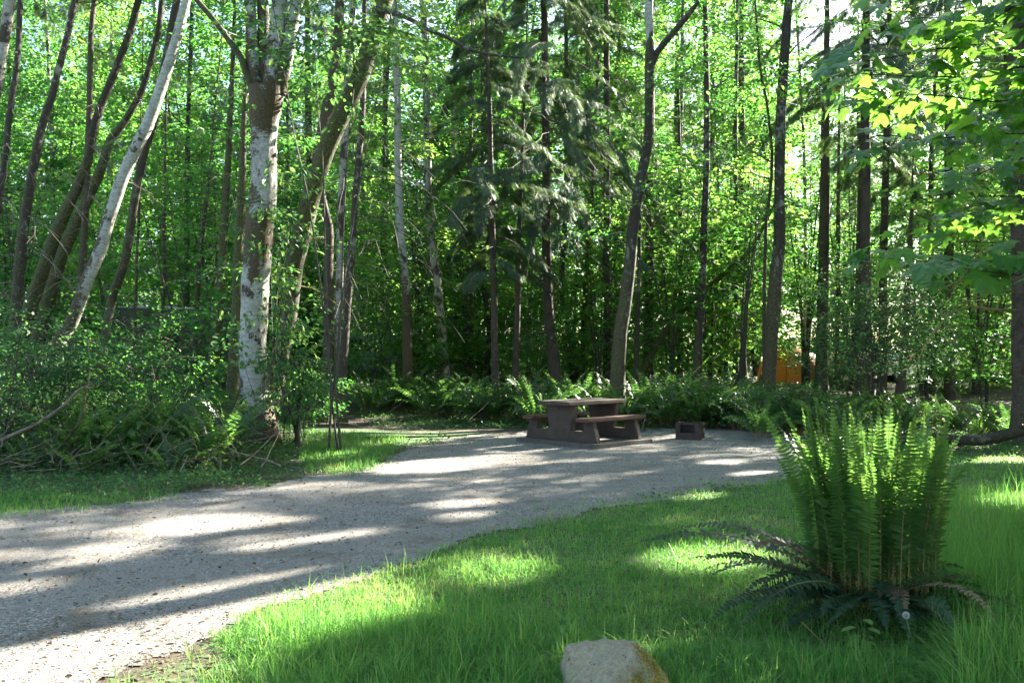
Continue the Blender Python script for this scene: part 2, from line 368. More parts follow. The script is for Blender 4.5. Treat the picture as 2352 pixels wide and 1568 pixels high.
def gravelmat():
    m, t = newmat('grey_gravel'); n = N(t); out = n.n('ShaderNodeOutputMaterial'); pr = n.n('ShaderNodeBsdfPrincipled'); n.l(pr.outputs[0], out.inputs[0])
    tc = n.n('ShaderNodeTexCoord'); ob = tc.outputs['Object']
    vo = n.n('ShaderNodeTexVoronoi'); vo.inputs['Scale'].default_value = 70; n.l(ob, vo.inputs['Vector'])
    v2 = n.n('ShaderNodeTexVoronoi'); v2.inputs['Scale'].default_value = 130; n.l(ob, v2.inputs['Vector'])
    sep = n.n('ShaderNodeSeparateColor'); n.l(vo.outputs['Color'], sep.inputs[0])
    sep2 = n.n('ShaderNodeSeparateColor'); n.l(v2.outputs['Color'], sep2.inputs[0])
    c = n.ramp(sep.outputs[0], [(0, (.065, .061, .058)), (.45, (.148, .138, .124)), (.8, (.22, .20, .178)), (1, (.40, .375, .345))])
    fines = n.ramp(sep2.outputs[0], [(0, (.115, .105, .092)), (.6, (.185, .17, .15)), (1, (.28, .26, .23))])
    big = n.noise(ob, .9, 4, .6, (.5, 1, 1)); bare = n.noise(ob, 3.5, 5, .7)
    c = n.mix(n.step(n.math('ADD', big, n.math('MULTIPLY', bare, .35)), .56, .74), c, fines)
    dirt = n.noise(ob, 1.6, 6, .7)
    c = n.mix(n.math('MULTIPLY', n.step(dirt, .50, .66), .7), c, (.105, .08, .056))
    lit = n.noise(ob, 60, 2, .5)
    c = n.mix(n.math('MULTIPLY', n.step(lit, .68, .72), .6), c, (.10, .045, .03))
    n.l(c, pr.inputs['Base Color']); pr.inputs['Roughness'].default_value = .9
    bp = n.n('ShaderNodeBump'); bp.inputs['Strength'].default_value = .5; bp.inputs['Distance'].default_value = .005
    n.l(n.math('SUBTRACT', 1.0, vo.outputs['Distance']), bp.inputs['Height']); n.l(bp.outputs[0], pr.inputs['Normal']); return m
def stonemat():
    m, t = newmat('loose_stones'); n = N(t); out = n.n('ShaderNodeOutputMaterial'); pr = n.n('ShaderNodeBsdfPrincipled'); n.l(pr.outputs[0], out.inputs[0])
    at = n.n('ShaderNodeAttribute', attribute_name='v')
    n.l(n.ramp(at.outputs['Fac'], [(0, (.04, .037, .035)), (.5, (.15, .142, .13)), (.85, (.23, .22, .20)), (1, (.42, .40, .36))]), pr.inputs['Base Color']); pr.inputs['Roughness'].default_value = .85; return m
def rockmat():
    m, t = newmat('lichened_rock'); n = N(t); out = n.n('ShaderNodeOutputMaterial'); pr = n.n('ShaderNodeBsdfPrincipled'); n.l(pr.outputs[0], out.inputs[0])
    tc = n.n('ShaderNodeTexCoord'); ob = tc.outputs['Object']; at = n.n('ShaderNodeAttribute', attribute_name='v')
    f1 = n.noise(ob, 40, 6, .75); f2 = n.noise(ob, 9, 5, .7); f3 = n.noise(ob, 90, 3, .7)
    c = n.ramp(f1, [(.3, (.16, .125, .085)), (.5, (.27, .22, .155)), (.7, (.38, .32, .23))])
    c = n.mix(n.math('MULTIPLY', n.step(f2, .5, .62), .5), c, (.22, .23, .15))
    mc = n.ramp(f3, [(.35, (.10, .075, .02)), (.5, (.28, .21, .05)), (.65, (.42, .34, .10))])
    c = n.mix(n.step(n.math('ADD', at.outputs['Fac'], n.math('MULTIPLY', n.math('SUBTRACT', f2, .5), 1.6)), .5, .62), c, mc)
    c = n.mix(n.step(n.math('SUBTRACT', n.noise(ob, 16, 5, .75), n.math('MULTIPLY', at.outputs['Fac'], .06)), .62, .66), c, (.035, .025, .014))
    n.l(c, pr.inputs['Base Color']); pr.inputs['Roughness'].default_value = .9
    bp = n.n('ShaderNodeBump'); bp.inputs['Strength'].default_value = .8; bp.inputs['Distance'].default_value = .008
    n.l(n.math('ADD', f1, f3), bp.inputs['Height']); n.l(bp.outputs[0], pr.inputs['Normal']); return m
M['ground'] = groundmat(); M['gravel'] = gravelmat(); M['stone'] = stonemat(); M['rock'] = rockmat()

# ------------------------------------------------------------------ templates
LEAF = np.array([(0, 0, 0), (.32, .30, .07), (.75, .24, .03), (1, 0, -.10), (.75, -.24, .03), (.32, -.30, .07)])
LEAF_T = [(0, 3, 1), (1, 3, 2), (0, 5, 3), (5, 4, 3)]
DIA = np.array([(0, 0, 0), (.5, .36, .06), (1, 0, -.08), (.5, -.36, .06)]); DIA_T = [(0, 2, 1), (0, 3, 2)]
def lobed():
    pr = [(0, 1.0), (9, .80), (17, .74), (22, .56), (33, .66), (41, .84), (50, .93), (57, .76), (68, .68), (76, .48), (92, .56), (108, .62), (122, .46), (145, .36), (165, .24), (180, .05)]
    full = pr + [(-a, r) for a, r in pr[-2:0:-1]]
    V = [(0, 0, .0)]
    for a, r in full:
        V.append((.5 * r * math.cos(R(a)), .5 * r * math.sin(R(a)), 0))
    for a, r in full:
        V.append((r * math.cos(R(a)), r * math.sin(R(a)), 0))
    n = len(full); T = []
    for i in range(n):
        j = (i + 1) % n
        T += [(0, 1 + i, 1 + j), (1 + i, 1 + n + i, 1 + n + j), (1 + i, 1 + n + j, 1 + j)]
    V = np.array(V); rr = np.hypot(V[:, 0], V[:, 1])
    V[:, 2] = -.22 * rr ** 2 + .10 * np.abs(np.sin(np.arctan2(V[:, 1], V[:, 0]) * 2.5)) * rr
    V[:, 0] += .25
    V *= .62
    return V, T
MAPLE, MAPLE_T = lobed()
# small five-pointed leaf for understory maples seen at a distance
def star():
    pr = [(0, 1), (28, .5), (52, .85), (85, .42), (115, .6), (180, .12), (-115, .6), (-85, .42), (-52, .85), (-28, .5)]
    V = [(.1, 0, .04)] + [(r * math.cos(R(a)) + .1, r * math.sin(R(a)), -.15 * r * r) for a, r in pr]
    T = [(0, i + 1, (i + 1) % 10 + 1) for i in range(10)]
    return np.array(V) * .6, T
STAR, STAR_T = star()
def sprayt():
    """flat conifer spray, x forward, about 1 long"""
    V = []; T = []; rng = np.random.default_rng(4)
    for k in range(9):
        x = .06 + k * .105; L = .30 * (1 - x * .72) + .04
        for s in (-1, 1):
            b = len(V); dx = L * .75; dy = s * L
            V += [(x - .022, 0, 0), (x + .022, 0, 0), (x + dx, dy, -.16 * L)]; T.append((b, b + 1, b + 2) if s > 0 else (b + 1, b, b + 2))
    b = len(V); V += [(0, .012, 0), (0, -.012, 0), (1.05, 0, -.05)]; T.append((b, b + 1, b + 2))
    return np.array(V), T
SPRAY, SPRAY_T = sprayt()

def rand_unit_up(rng, n, tilt):
    a = rng.uniform(0, 2 * np.pi, n); t = np.abs(rng.normal(0, tilt, n))
    return np.stack([np.sin(t) * np.cos(a), np.sin(t) * np.sin(a), np.cos(t)], -1)
def leaf_sprays(mb, rng, centers, rad, per, size, base, tilt=.45, tmpl=(LEAF, LEAF_T), flat=.16, outw=None, vbias=None, mi=0, carve=True):
    """flat layered sprays of leaves; centers are local to base, a world point"""
    n = len(centers)
    if n == 0: return
    rad = np.broadcast_to(rad, (n,)); per = np.broadcast_to(np.asarray(per, int), (n,))
    idx = np.repeat(np.arange(n), per); m = len(idx)
    r = np.sqrt(rng.uniform(0, 1, m)) * rad[idx]; a = rng.uniform(0, 2 * np.pi, m)
    nrm = rand_unit_up(rng, n, .28)[idx]
    off = np.stack([r * np.cos(a), r * np.sin(a), rng.normal(0, flat, m) * rad[idx] - .35 * r * r / np.maximum(rad[idx], .01)], -1)
    off[:, 2] -= (off[:, :2] * nrm[:, :2]).sum(1)
    pos = centers[idx] + off
    d = off.copy(); d[:, 2] = rng.normal(-.12, .25, m); d[:, :2] += rng.normal(0, .35, (m, 2)) * rad[idx][:, None]; d += 1e-4
    if outw is not None: d[:, :2] += outw[idx][:, :2] * .4
    nn = rand_unit_up(rng, m, tilt)
    sc = size * rng.uniform(.65, 1.3, m)
    v = np.clip(rng.normal(.5, .2, m) + (rng.normal(0, .16, n)[idx]) + (0 if vbias is None else vbias), 0, 1)
    if carve:
        k = ~carved(pos + np.asarray(base)[None]); pos, d, nn, sc, v = pos[k], d[k], nn[k], sc[k], v[k]
    scatter(mb, tmpl[0], tmpl[1], pos, d, nn, sc, v, mi)

# ------------------------------------------------------------------ ground, gravel
def coords(lo, hi, fine_lo, fine_hi, fine, grow):
    c = list(np.arange(fine_lo, fine_hi, fine)); s = fine; x = fine_lo
    while x > lo: s *= grow; x -= s; c.insert(0, x)
    s = fine; x = c[-1]
    while x < hi: s *= grow; x += s; c.append(x)
    return np.array(c)
gx = coords(-220, 220, -12, 12, .16, 1.12); gy = coords(-60, 320, 2.5, 24, .16, 1.10)
X, Y = np.meshgrid(gx, gy); Z = gz(X, Y) + .012 * wnoise(X, Y, .5) * sstep(2, 3, Y)
dx_, dy_ = disp(np.stack([X, Y, np.zeros_like(X)], -1)); dx_ = dx_ + 16 * wnoise(X, Y, .35, 3); dy_ = dy_ + 5 * wnoise(X, Y, .3, 5)
gm = (inpoly(dx_, dy_, LAWN) | inpoly(dx_, dy_, MOUND) | inpoly(dx_, dy_, VERGE) | (Y < 2.5)).astype(float)
gm = np.where(inpoly(dx_, dy_, STREAK), .55, gm); gm = np.where(inpoly(dx_, dy_, DRY), .48, gm)
gm = np.where(inpoly(dx_, dy_, GRAVEL), .35, gm)
gm = np.where((Y > 19) , .38 + .15 * wnoise(X, Y, 1.4), gm)
ny, nx = X.shape
i = np.arange(ny - 1)[:, None] * nx; j = np.arange(nx - 1)[None]
q = np.stack([i + j, i + j + 1, i + nx + j + 1, i + nx + j], -1).reshape(-1, 4)
mb = MB(); mb.add(np.stack([X, Y, Z], -1), quads=q, a=gm.ravel())
o = mb.build('ground', M['ground'], smooth=True); tag(o, 'brown forest floor and short turf around the gravel pad', 'ground', kind='structure')
def gravel_mask(x, y, jit=1.0):
    a, b = disp(np.stack([x, y, np.zeros_like(x)], -1))
    a = a + jit * (22 * wnoise(x, y, .5, 1)); b = b + jit * (10 * wnoise(x, y, .35, 2) + 7 * wnoise(x, y, .09, 4) + 4 * wnoise(x, y, .035, 6))
    return inpoly(a, b, GRAVEL) & (y > 2.0)
gx = np.arange(-9.5, 8.5, .07); gy = np.arange(2.2, 20.5, .07)
X, Y = np.meshgrid(gx, gy); Z = gz(X, Y) + .012 * wnoise(X, Y, .5) + .006 + .0015 * wnoise(X, Y, .09, 9)
ny, nx = X.shape; msk = gravel_mask(X, Y); i, j = np.nonzero(msk[:-1, :-1] & msk[1:, 1:] & msk[1:, :-1] & msk[:-1, 1:])
q = np.stack([i * nx + j, i * nx + j + 1, (i + 1) * nx + j + 1, (i + 1) * nx + j], -1)
used, inv = np.unique(q.ravel(), return_inverse=True)
mb = MB(); mb.add(np.stack([X, Y, Z], -1).reshape(-1, 3)[used], quads=inv.reshape(-1, 4))
o = mb.build('gravel_road', M['gravel'], smooth=True); tag(o, 'grey gravel driveway and camping pad with sun streaks', 'gravel drive', kind='structure')
rng = np.random.default_rng(11)
def view_pts(rng, n, y0, y1, margin=1.12, power=1.0):
    """points on the ground inside the view, density falling with distance"""
    y = y0 * (y1 / y0) ** rng.uniform(0, 1, n) if power else rng.uniform(y0, y1, n)
    x = rng.uniform(-.6 * margin, .6 * margin, n) * y
    return x, y
x, y = view_pts(rng, 52000, 3.9, 19); k = gravel_mask(x, y, 1.25); x, y = x[k], y[k]
OCT = np.array([(1, 0, 0), (0, 1, 0), (-1, 0, 0), (0, -1, 0), (0, 0, .45), (0, 0, -.5)]); OCT_T = [(0, 1, 4), (1, 2, 4), (2, 3, 4), (3, 0, 4)]
n_ = len(x); pos = np.stack([x, y, gz(x, y) + .012], -1)
mb = MB(); scatter(mb, OCT, OCT_T, pos, rng.normal(0, 1, (n_, 3)) * (1, 1, .2), rand_unit_up(rng, n_, .4), .0025 + .0055 * rng.uniform(0, 1, n_) ** 3 + .0005 * y, rng.uniform(0, 1, n_), sy=rng.uniform(.55, 1, n_))
o = mb.build('loose_gravel', M['stone']); tag(o, 'loose grey stones scattered over the gravel drive', 'gravel', kind='stuff')
# fallen leaves, bark flakes and petals
x, y = view_pts(rng, 16000, 4, 24)
k = (rng.uniform(0, 1, len(x)) < np.where(gravel_mask(x, y), .28, .8)); x, y = x[k], y[k]; n_ = len(x)
mb = MB(); scatter(mb, LEAF, LEAF_T, np.stack([x, y, gz(x, y) + .022], -1), rng.normal(0, 1, (n_, 3)) * (1, 1, .15), rand_unit_up(rng, n_, .35), rng.uniform(.015, .045, n_), rng.uniform(0, 1, n_))
o = mb.build('leaf_litter', M['dry']); tag(o, 'dry brown leaves scattered on gravel and forest floor', 'dead leaves', kind='stuff')

# ------------------------------------------------------------------ grass
def blades(mb, rng, x, y, h, wd, lean, val, z=None):
    n = len(x); z = gz(x, y) if z is None else z
    a = rng.uniform(0, 2 * np.pi, n); ln = np.abs(rng.normal(0, 1, n)) * lean
    d = np.stack([np.cos(a), np.sin(a)], -1)
    f = rng.uniform(0, np.pi, n); s = np.stack([np.cos(f), np.sin(f), np.zeros(n)], -1)
    b = np.stack([x, y, z - .005], -1)
    p1 = b + np.stack([d[:, 0] * ln * .25, d[:, 1] * ln * .25, np.full(n, .5)], -1) * h[:, None]
    p2 = b + np.stack([d[:, 0] * ln * .95, d[:, 1] * ln * .95, 1 - .35 * np.minimum(ln, 1.5) ** 1.3], -1) * h[:, None]
    w = (s * wd[:, None])
    V = np.stack([b - w * .5, b + w * .5, p1 + w * .42, p1 - w * .42, p2], 1).reshape(-1, 3)
    o = np.arange(n)[:, None] * 5
    mb.add(V, quads=o + np.array([[0, 1, 2, 3]]), a=np.repeat(val, 5)); mb.T.append((o + np.array([[3, 2, 4]])) + mb.n - len(V)); mb.mt.append(np.zeros(n))
def dpos(x, y): return disp(np.stack([x, y, np.zeros_like(x)], -1))
rng = np.random.default_rng(5)
mb = MB()
x, y = view_pts(rng, 270000, 3.6, 17, 1.1)
a, b = dpos(x, y); a2 = a + 22 * wnoise(x, y, .5, 1) ; b2 = b + 7 * wnoise(x, y, .35, 2) + rng.normal(0, 11, len(x))
lawn = inpoly(a2, b2, LAWN); md = inpoly(a2, b2, MOUND); vg = inpoly(a2, b2, VERGE); sk = inpoly(a2, b2, STREAK) | inpoly(a2, b2, DRY)
sp = inpoly(a2, b2 + 16 + 12 * rng.normal(0, 1, len(x)), LAWN) & ~lawn & (rng.uniform(0, 1, len(x)) < .30 * (wnoise(x, y, .4, 7) > -.15))
patch = .5 + .5 * wnoise(x, y, .45, 8)
keep = (lawn & (rng.uniform(0, 1, len(x)) < np.clip(.12 + 1.25 * patch, 0, 1))) | md | vg | (sk & (rng.uniform(0, 1, len(x)) < np.where(b > 1400, .07, .25))) | sp
x, y, a, b, lawn, md, vg, patch = [k[keep] for k in (x, y, a, b, lawn, md, vg, patch)]
long_ = sstep(1395, 1500, b + 40 * wnoise(x, y, .5, 9)) * sstep(520, 640, a) * sstep(1500, 1250, a)          # rough clump bottom centre
long_ = np.maximum(long_, sstep(480, 600, a) * .8 * sstep(1480, 1560, b + 30 * wnoise(x, y, .3, 3)))
tall = sstep(2130, 2230, a + 20 * wnoise(x, y, .3)) * sstep(1120, 1220, b)
tuft = np.clip(.5 + .9 * wnoise(x, y, .07, 3), 0, 1.4)
h = .022 + .055 * (.35 + .5 * patch + .6 * tuft) * rng.uniform(.4, 1.3, len(x))
h = h + .17 * long_ * rng.uniform(.15, 1.3, len(x)) * (.5 + .6 * tuft) + .24 * tall * rng.uniform(.2, 1.2, len(x)) + .12 * md * rng.uniform(.2, 1, len(x)) + .04 * vg
val = np.clip(.54 + .23 * rng.normal(0, 1, len(x)) - .45 * (patch - .5) * (1 - long_) + .30 * sstep(.15, .5, wnoise(x, y, .7, 12)) * (1 - long_), 0, .97)
blades(mb, rng, x, y, h, .0034 + .0011 * y * .42 + .0015 * long_, 1.25, val)
o = mb.build('lawn_grass', M['grass']); tag(o, 'bright green rough grass in front of the gravel drive', 'grass', kind='stuff')

x, y = view_pts(rng, 26000, 3.8, 13, 1.1); a, b = dpos(x, y)
k = (inpoly(a, b, LAWN) & (wnoise(x, y, .5, 31) > .1)) | (inpoly(a, b, GRAVEL) & (rng.uniform(0, 1, len(x)) < .02)); x, y = x[k], y[k]; n_ = len(x)
mb = MB(); scatter(mb, STAR, STAR_T, np.stack([x, y, gz(x, y) + rng.uniform(.015, .06, n_)], -1), rng.normal(0, 1, (n_, 3)) * (1, 1, .2), rand_unit_up(rng, n_, .4), rng.uniform(.009, .024, n_), rng.uniform(.1, .9, n_))
tag(mb.build('lawn_weeds', M['leaf_dark']), 'small clover-like weeds mixed into the lawn grass', 'weeds', kind='stuff')

# ------------------------------------------------------------------ trees
BARKV = {}
TREES = []
def resampled(path, d, H, step=.35, lean_y=0.0):
    """path: (px, py, width_px[, moss]) from top to bottom, all at distance d -> world points bottom to top with radius and moss"""
    pts = []
    for e in path[::-1]:
        p = P(e[0], e[1], d); m = e[3] if len(e) > 3 else .30
        pts.append([*p, e[2] / 2 / F * d, m])
    pts = np.array(pts)
    s = (pts[1] - pts[0])[:3]; z0 = float(gz(pts[0][0], d)) - .15
    if pts[0][2] > z0 + .3:
        k = (pts[0][2] - z0) / max(s[2], .2); q = pts[0].copy(); q[:3] -= s * k * .8; q[2] = z0; q[3] *= 1.12; q[4] = min(.6, q[4] + .1)
        pts = np.vstack([q, pts])
    else: pts[0][2] = min(pts[0][2], z0)
    s = pts[-1][:3] - pts[-2][:3]; s = s / s[2]; top = pts[-1].copy(); r0 = top[3]; zt = top[2]
    k = 0
    while top[2] < H:
        top = top.copy(); st_ = 1.6; top[:3] += s * st_; s = s * np.array([.93, .93, 1]); top[1] += lean_y; top[3] = max(.02, r0 * (1 - .92 * (top[2] - zt) / (H - zt + .5))); pts = np.vstack([pts, top]); k += 1
    c = catmull(pts, step)
    fl = np.exp(-np.maximum(c[:, 2] - c[0, 2], 0) / .35); c[:, 3] *= 1 + .45 * fl
    return c
def grow_limbs(rng, c, z0, z1, n, L, up, base, droop=.0, sides=5, r=.035, curve=.25, azb=None, azs=3.2):
    """limbs leaving a trunk; returns list of (points, radii)"""
    out = []
    zs = c[:, 2]
    for k in range(n):
        h = z0 + (z1 - z0) * (k + rng.uniform(0, 1)) / n; i = int(np.clip(np.searchsorted(zs, h), 1, len(zs) - 2)); p = c[i, :3]
        a = rng.uniform(-np.pi, np.pi) if azb is None else azb + rng.uniform(-azs, azs)
        l = L * rng.uniform(.6, 1.15) * (1 - .55 * (h - z0) / max(z1 - z0, .1)); u = up * rng.uniform(.6, 1.4)
        d = np.array([math.cos(a), math.sin(a), u]); t = np.linspace(0, 1, 7)[:, None]; side = np.array([-math.sin(a), math.cos(a), 0]) * rng.normal(0, curve)
        q = p + d * t * l + side * (t ** 2) * l + np.array([0, 0, -droop]) * (t ** 2) * l + np.cumsum(rng.normal(0, .018 * l, (7, 3)), 0) * (t > 0)
        out.append((q, np.maximum(.005, r * l / L * (1 - .85 * t[:, 0]))))
    return out
def make_tree(name, cat, label, path, d, H, bark='alder', crown=None, limbs=None, extra=None, sides=10, group=None, seed=0, rough=.06, lean_y=0.0, step=.35):
    rng = np.random.default_rng(seed + 100)
    c = resampled(path, d, H, step, lean_y); base = c[0, :3].copy(); base[2] += .15
    e = tag(empty(name, base), label, cat, group)
    c[:, 3] *= .82 if path[0][0] < 450 and d < 25 else (.88 if d > 18 else .97)
    wob = np.cumsum(rng.normal(0, .006, (len(c), 2)), 0); c[:, :2] += wob - np.linspace(0, 1, len(c))[:, None] * wob[-1]
    mb = MB(); l = c.copy(); l[:, :3] -= base
    th_ = np.linspace(0, 2 * np.pi, sides, endpoint=False)[None]; hh = l[:, 2][:, None]
    wv = .16 * np.sin(th_ * 2 + hh * 2.3) + .11 * np.sin(th_ * 3 - hh * 5.1 + 1) + .07 * np.sin(th_ * 5 + hh * 9 + 2)
    A2 = np.interp((hh + wv).ravel(), l[:, 2], np.convolve(np.pad(l[:, 4], 2, 'edge'), np.ones(5) / 5, 'valid'))
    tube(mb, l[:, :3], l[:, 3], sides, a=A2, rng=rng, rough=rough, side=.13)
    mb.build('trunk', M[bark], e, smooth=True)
    if extra: extra(e, c, base, rng)
    if limbs:
        mt, ls = limbs
        for kw in ls:
            for q, r in grow_limbs(rng, c, base=base, **kw):
                mb = MB(); tube(mb, q - base, r, 4, a=.5)
                if kw.get('L', 1) > .9:
                    for s in range(3):
                        i = rng.integers(2, 6); dd = q[i] - q[i - 1]; side = np.cross(dd, [0, 0, 1.]) * rng.choice([-1, 1]) * rng.uniform(.5, 1.2)
                        v = unit(dd + side + np.array([0, 0, rng.uniform(-.4, .1) * np.linalg.norm(dd)])); ll = rng.uniform(.25, .6) * kw['L'] * .5
                        t = np.linspace(0, 1, 4)[:, None]; qq = q[i] + v * t * ll + np.array([0, 0, -.25]) * t * t * ll
                        tube(mb, qq - base, np.maximum(.003, r[i] * .55 * (1 - .8 * t[:, 0])), 3)
                mb.build('branch', M[mt], e)
    if crown:
        crown(e, c, base, rng)
    TREES.append(e); return e
def decid(z0, z1, L, nl, per=45, size=.10, mat='leaf', srad=.55, up=.35, droop=.25, tmpl=(LEAF, LEAF_T), azb=None, azs=3.2, spl=4, limbmat='alder', lr=.035, tilt=.45, vb=None):
    def f(e, c, base, rng):
        L_ = grow_limbs(rng, c, z0, z1, nl, L, up, base, droop, r=lr, azb=azb, azs=azs)
        mb = MB(); cs = []; ow = []
        for q, r in L_:
            tube(mb, q - base, r, 4, a=.3, mi=1)
            for s in range(spl):
                t = rng.uniform(.3, 1.05) * 5.99; i = int(min(t, 5)); p = q[i] + (q[i + 1] - q[i]) * (t - i)
                off = rng.normal(0, .24 * L * .5, 3) * (1, 1, .45); cs.append(p + off - base); ow.append(unit(q[-1] - q[0]))
                if rng.uniform() < .6: tt = np.linspace(0, 1, 3)[:, None]; tube(mb, p - base + off * tt, np.maximum(.003, .009 * (1 - .6 * tt[:, 0])), 3, a=.3, mi=1)
        leaf_sprays(mb, rng, np.array(cs), srad * rng.uniform(.6, 1.3, len(cs)), per, size, base, tilt, tmpl, outw=np.array(ow), vbias=vb)
        mb.build('crown', [M[mat], M[limbmat]], e)
    return f
def conifer(z0, z1, L, per_m=4.0, size=.42, droop=.5, mat='needle', keep=1.0, dens=1.0, azf=None, shape=1.0):
    def f(e, c, base, rng):
        mb = MB(); zs = c[:, 2]; n = int((z1 - z0) * per_m)
        P_, D_, N_, S_, V_ = [], [], [], [], []
        for k in range(n):
            h = z0 + (z1 - z0) * (k + rng.uniform(0, 1)) / n; i = int(np.clip(np.searchsorted(zs, h), 1, len(zs) - 2)); p = c[i, :3]
            a = rng.uniform(-np.pi, np.pi)
            if azf is not None and rng.uniform() < .75: a = azf + rng.normal(0, .7)
            fr = (h - z0) / (z1 - z0); l = L * rng.uniform(.55, 1.1) * max(.12, (1 - fr) ** shape) * min(1, .55 + fr * 3)
            d = np.array([math.cos(a), math.sin(a), .12]); t = np.linspace(0, 1, 9)[:, None]
            q = p + d * t * l + np.array([0, 0, -droop]) * t ** 1.8 * l + np.cumsum(rng.normal(0, .03 * l, (9, 3)), 0)
            tube(mb, q - base, np.maximum(.004, .022 * l / L * 1.3 * (1 - .85 * t[:, 0])), 4, mi=1)
            m = int(58 * l * dens); tt = rng.uniform(.22, 1, m) * 7.99; ii = tt.astype(int); pp = q[ii] + (q[ii + 1] - q[ii]) * (tt - ii)[:, None]
            al = unit(q[ii + 1] - q[ii]); side = np.cross(al, [0, 0, 1.]) * rng.choice([-1, 1], m)[:, None]
            off = side * rng.uniform(0, .45, m)[:, None] * (.35 + .25 * l) * (1.15 - tt / 8)[:, None]
            dd = unit(al * rng.uniform(.3, 1, m)[:, None] + side * rng.uniform(.3, 1.1, m)[:, None]); dd[:, 2] -= rng.uniform(.2, 1.6, m)
            P_.append(pp + off); D_.append(dd); N_.append(rand_unit_up(rng, m, .5)); S_.append(size * .58 * rng.uniform(.5, 1.15, m)); V_.append(np.clip(rng.normal(.45, .2, m) + rng.normal(0, .12), 0, 1))
        P_, D_, N_, S_, V_ = map(np.concatenate, (P_, D_, N_, S_, V_))
        k = ~carved(P_) & (rng.uniform(0, 1, len(P_)) < keep)
        scatter(mb, SPRAY, SPRAY_T, P_[k] - base, D_[k], N_[k], S_[k], V_[k])
        mb.build('crown', [M[mat], M['twigdark']], e)
    return f

# the big forked alder beside the drive
def fork_stems(e, c, base, rng):
    for pth, m in (([(590, 235, 34), (580, 130, 30), (577, 60, 26), (574, -10, 24)], .42), ([(622, 235, 46), (628, 150, 40), (636, 70, 36), (644, -10, 34)], .34), ([(640, 215, 34), (660, 120, 32), (674, 40, 30), (690, -20, 28)], .38), ([(606, 240, 40), (604, 150, 34), (606, 60, 28), (602, -20, 26)], .5)):
        pts = np.array([[*P(a, b, 15.5 + (.12 if m == .5 else 0)), w / 2 / F * 15.5] for a, b, w in pth]); q = pts[-1] - pts[-2]
        for k in range(5): pts = np.vstack([pts, pts[-1] + q * (1.2, 1.2, 1.2, 0) - (0, 0, 0, pts[-1][3] * .15)])
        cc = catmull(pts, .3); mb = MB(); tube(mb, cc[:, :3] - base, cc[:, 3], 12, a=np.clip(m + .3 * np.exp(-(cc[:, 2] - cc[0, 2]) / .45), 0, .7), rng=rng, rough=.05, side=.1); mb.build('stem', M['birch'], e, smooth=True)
    pts = np.array([[*P(a, b, 15.4), w / 2 / F * 15.4] for a, b, w in [(592, 225, 20), (575, 194, 17), (552, 130, 15), (524, 90, 14), (490, 45, 13), (452, 0, 12), (425, -40, 11), (400, -90, 9)]])
    cc = catmull(pts, .15); mb = MB(); tube(mb, cc[:, :3] - base, cc[:, 3], 8, a=.5, rng=rng, rough=.1); mb.build('side_branch', M['mossy'], e, smooth=True)
    # climbing shoots with leaves against the bark
    cs = []
    for k in range(10):
        mb = MB(); x0 = 560 + 100 * rng.uniform(); d = 15.5 - rng.uniform(.35, .8); p0 = P(x0 + 40, 1010, d); p1 = P(x0 + rng.uniform(-40, 60), rng.uniform(380, 760), d)
        t = np.linspace(0, 1, 9)[:, None]; q = p0 + (p1 - p0) * t + np.cumsum(rng.normal(0, .03, (9, 3)), 0); tube(mb, q - base, .007 * (1.2 - t[:, 0]), 3)
        for s in range(5): cs.append(q[rng.integers(3, 9)] - base + rng.normal(0, .15, 3))
        mb.build('shoot', M['twigdark'], e)
    mb = MB(); leaf_sprays(mb, rng, np.array(cs), .28, 16, .10, base, .6); mb.build('shoot_leaves', M['leaf_dark'], e)
T2 = make_tree('alder_tree', 'tree', 'big white-barked tree with dark moss bands that forks into several stems, beside the gravel',
    [(612, 204, 84, .50), (611, 235, 78, .68), (608, 270, 70, .62), (606, 300, 62, .5), (605, 320, 60, .30), (605, 400, 60, .30), (602, 455, 61, .34), (596, 505, 64, .55), (590, 560, 65, .66), (585, 612, 64, .6), (581, 640, 64, .18), (579, 720, 63, .12), (578, 800, 63, .18), (579, 830, 64, .62), (581, 848, 65, .15), (583, 890, 68, .22), (586, 930, 72, .5), (592, 980, 78, .75), (597, 1030, 88, .8)],
    15.5, 6.0, 'birch', extra=fork_stems, sides=36, seed=2, rough=.045, step=.12,
    crown=None)
T2c = None
# leaning white alder on the left
make_tree('alder_tree', 'tree', 'leaning white trunk glowing in the sun, tallest of the leaning trees',
    [(432, -5, 24, .1), (412, 70, 26, .12), (376, 190, 30, .1), (340, 289, 33, .12), (299, 374, 33, .28), (252, 504, 33, .32), (235, 572, 34, .38), (204, 640, 34, .46), (167, 742, 35, .52), (136, 786, 36, .55)],
    17, 20, 'birch', sides=16, seed=3, rough=.04, crown=decid(9.2, 19, 3.2, 22, 50, .11, srad=.6), limbs=('twig', [dict(z0=3, z1=9, n=9, L=1.1, up=.1, droop=.5, r=.012)]))
make_tree('alder_tree', 'tree', 'straight-leaning mossy trunk close behind the sunlit leaning trunk',
    [(405, -5, 20, .2), (377, 136, 21, .25), (345, 290, 22, .3), (330, 340, 22, .35), (313, 408, 22, .4), (303, 476, 23, .4), (299, 504, 23, .45), (282, 606, 24, .5), (258, 674, 25, .5), (245, 742, 25, .5), (238, 793, 26, .5)],
    19.5, 21, 'mossy', seed=4, crown=decid(10, 20, 3, 20, 45, .11), limbs=('twig', [dict(z0=3, z1=9, n=8, L=1.2, up=.1, droop=.5, r=.012)]))
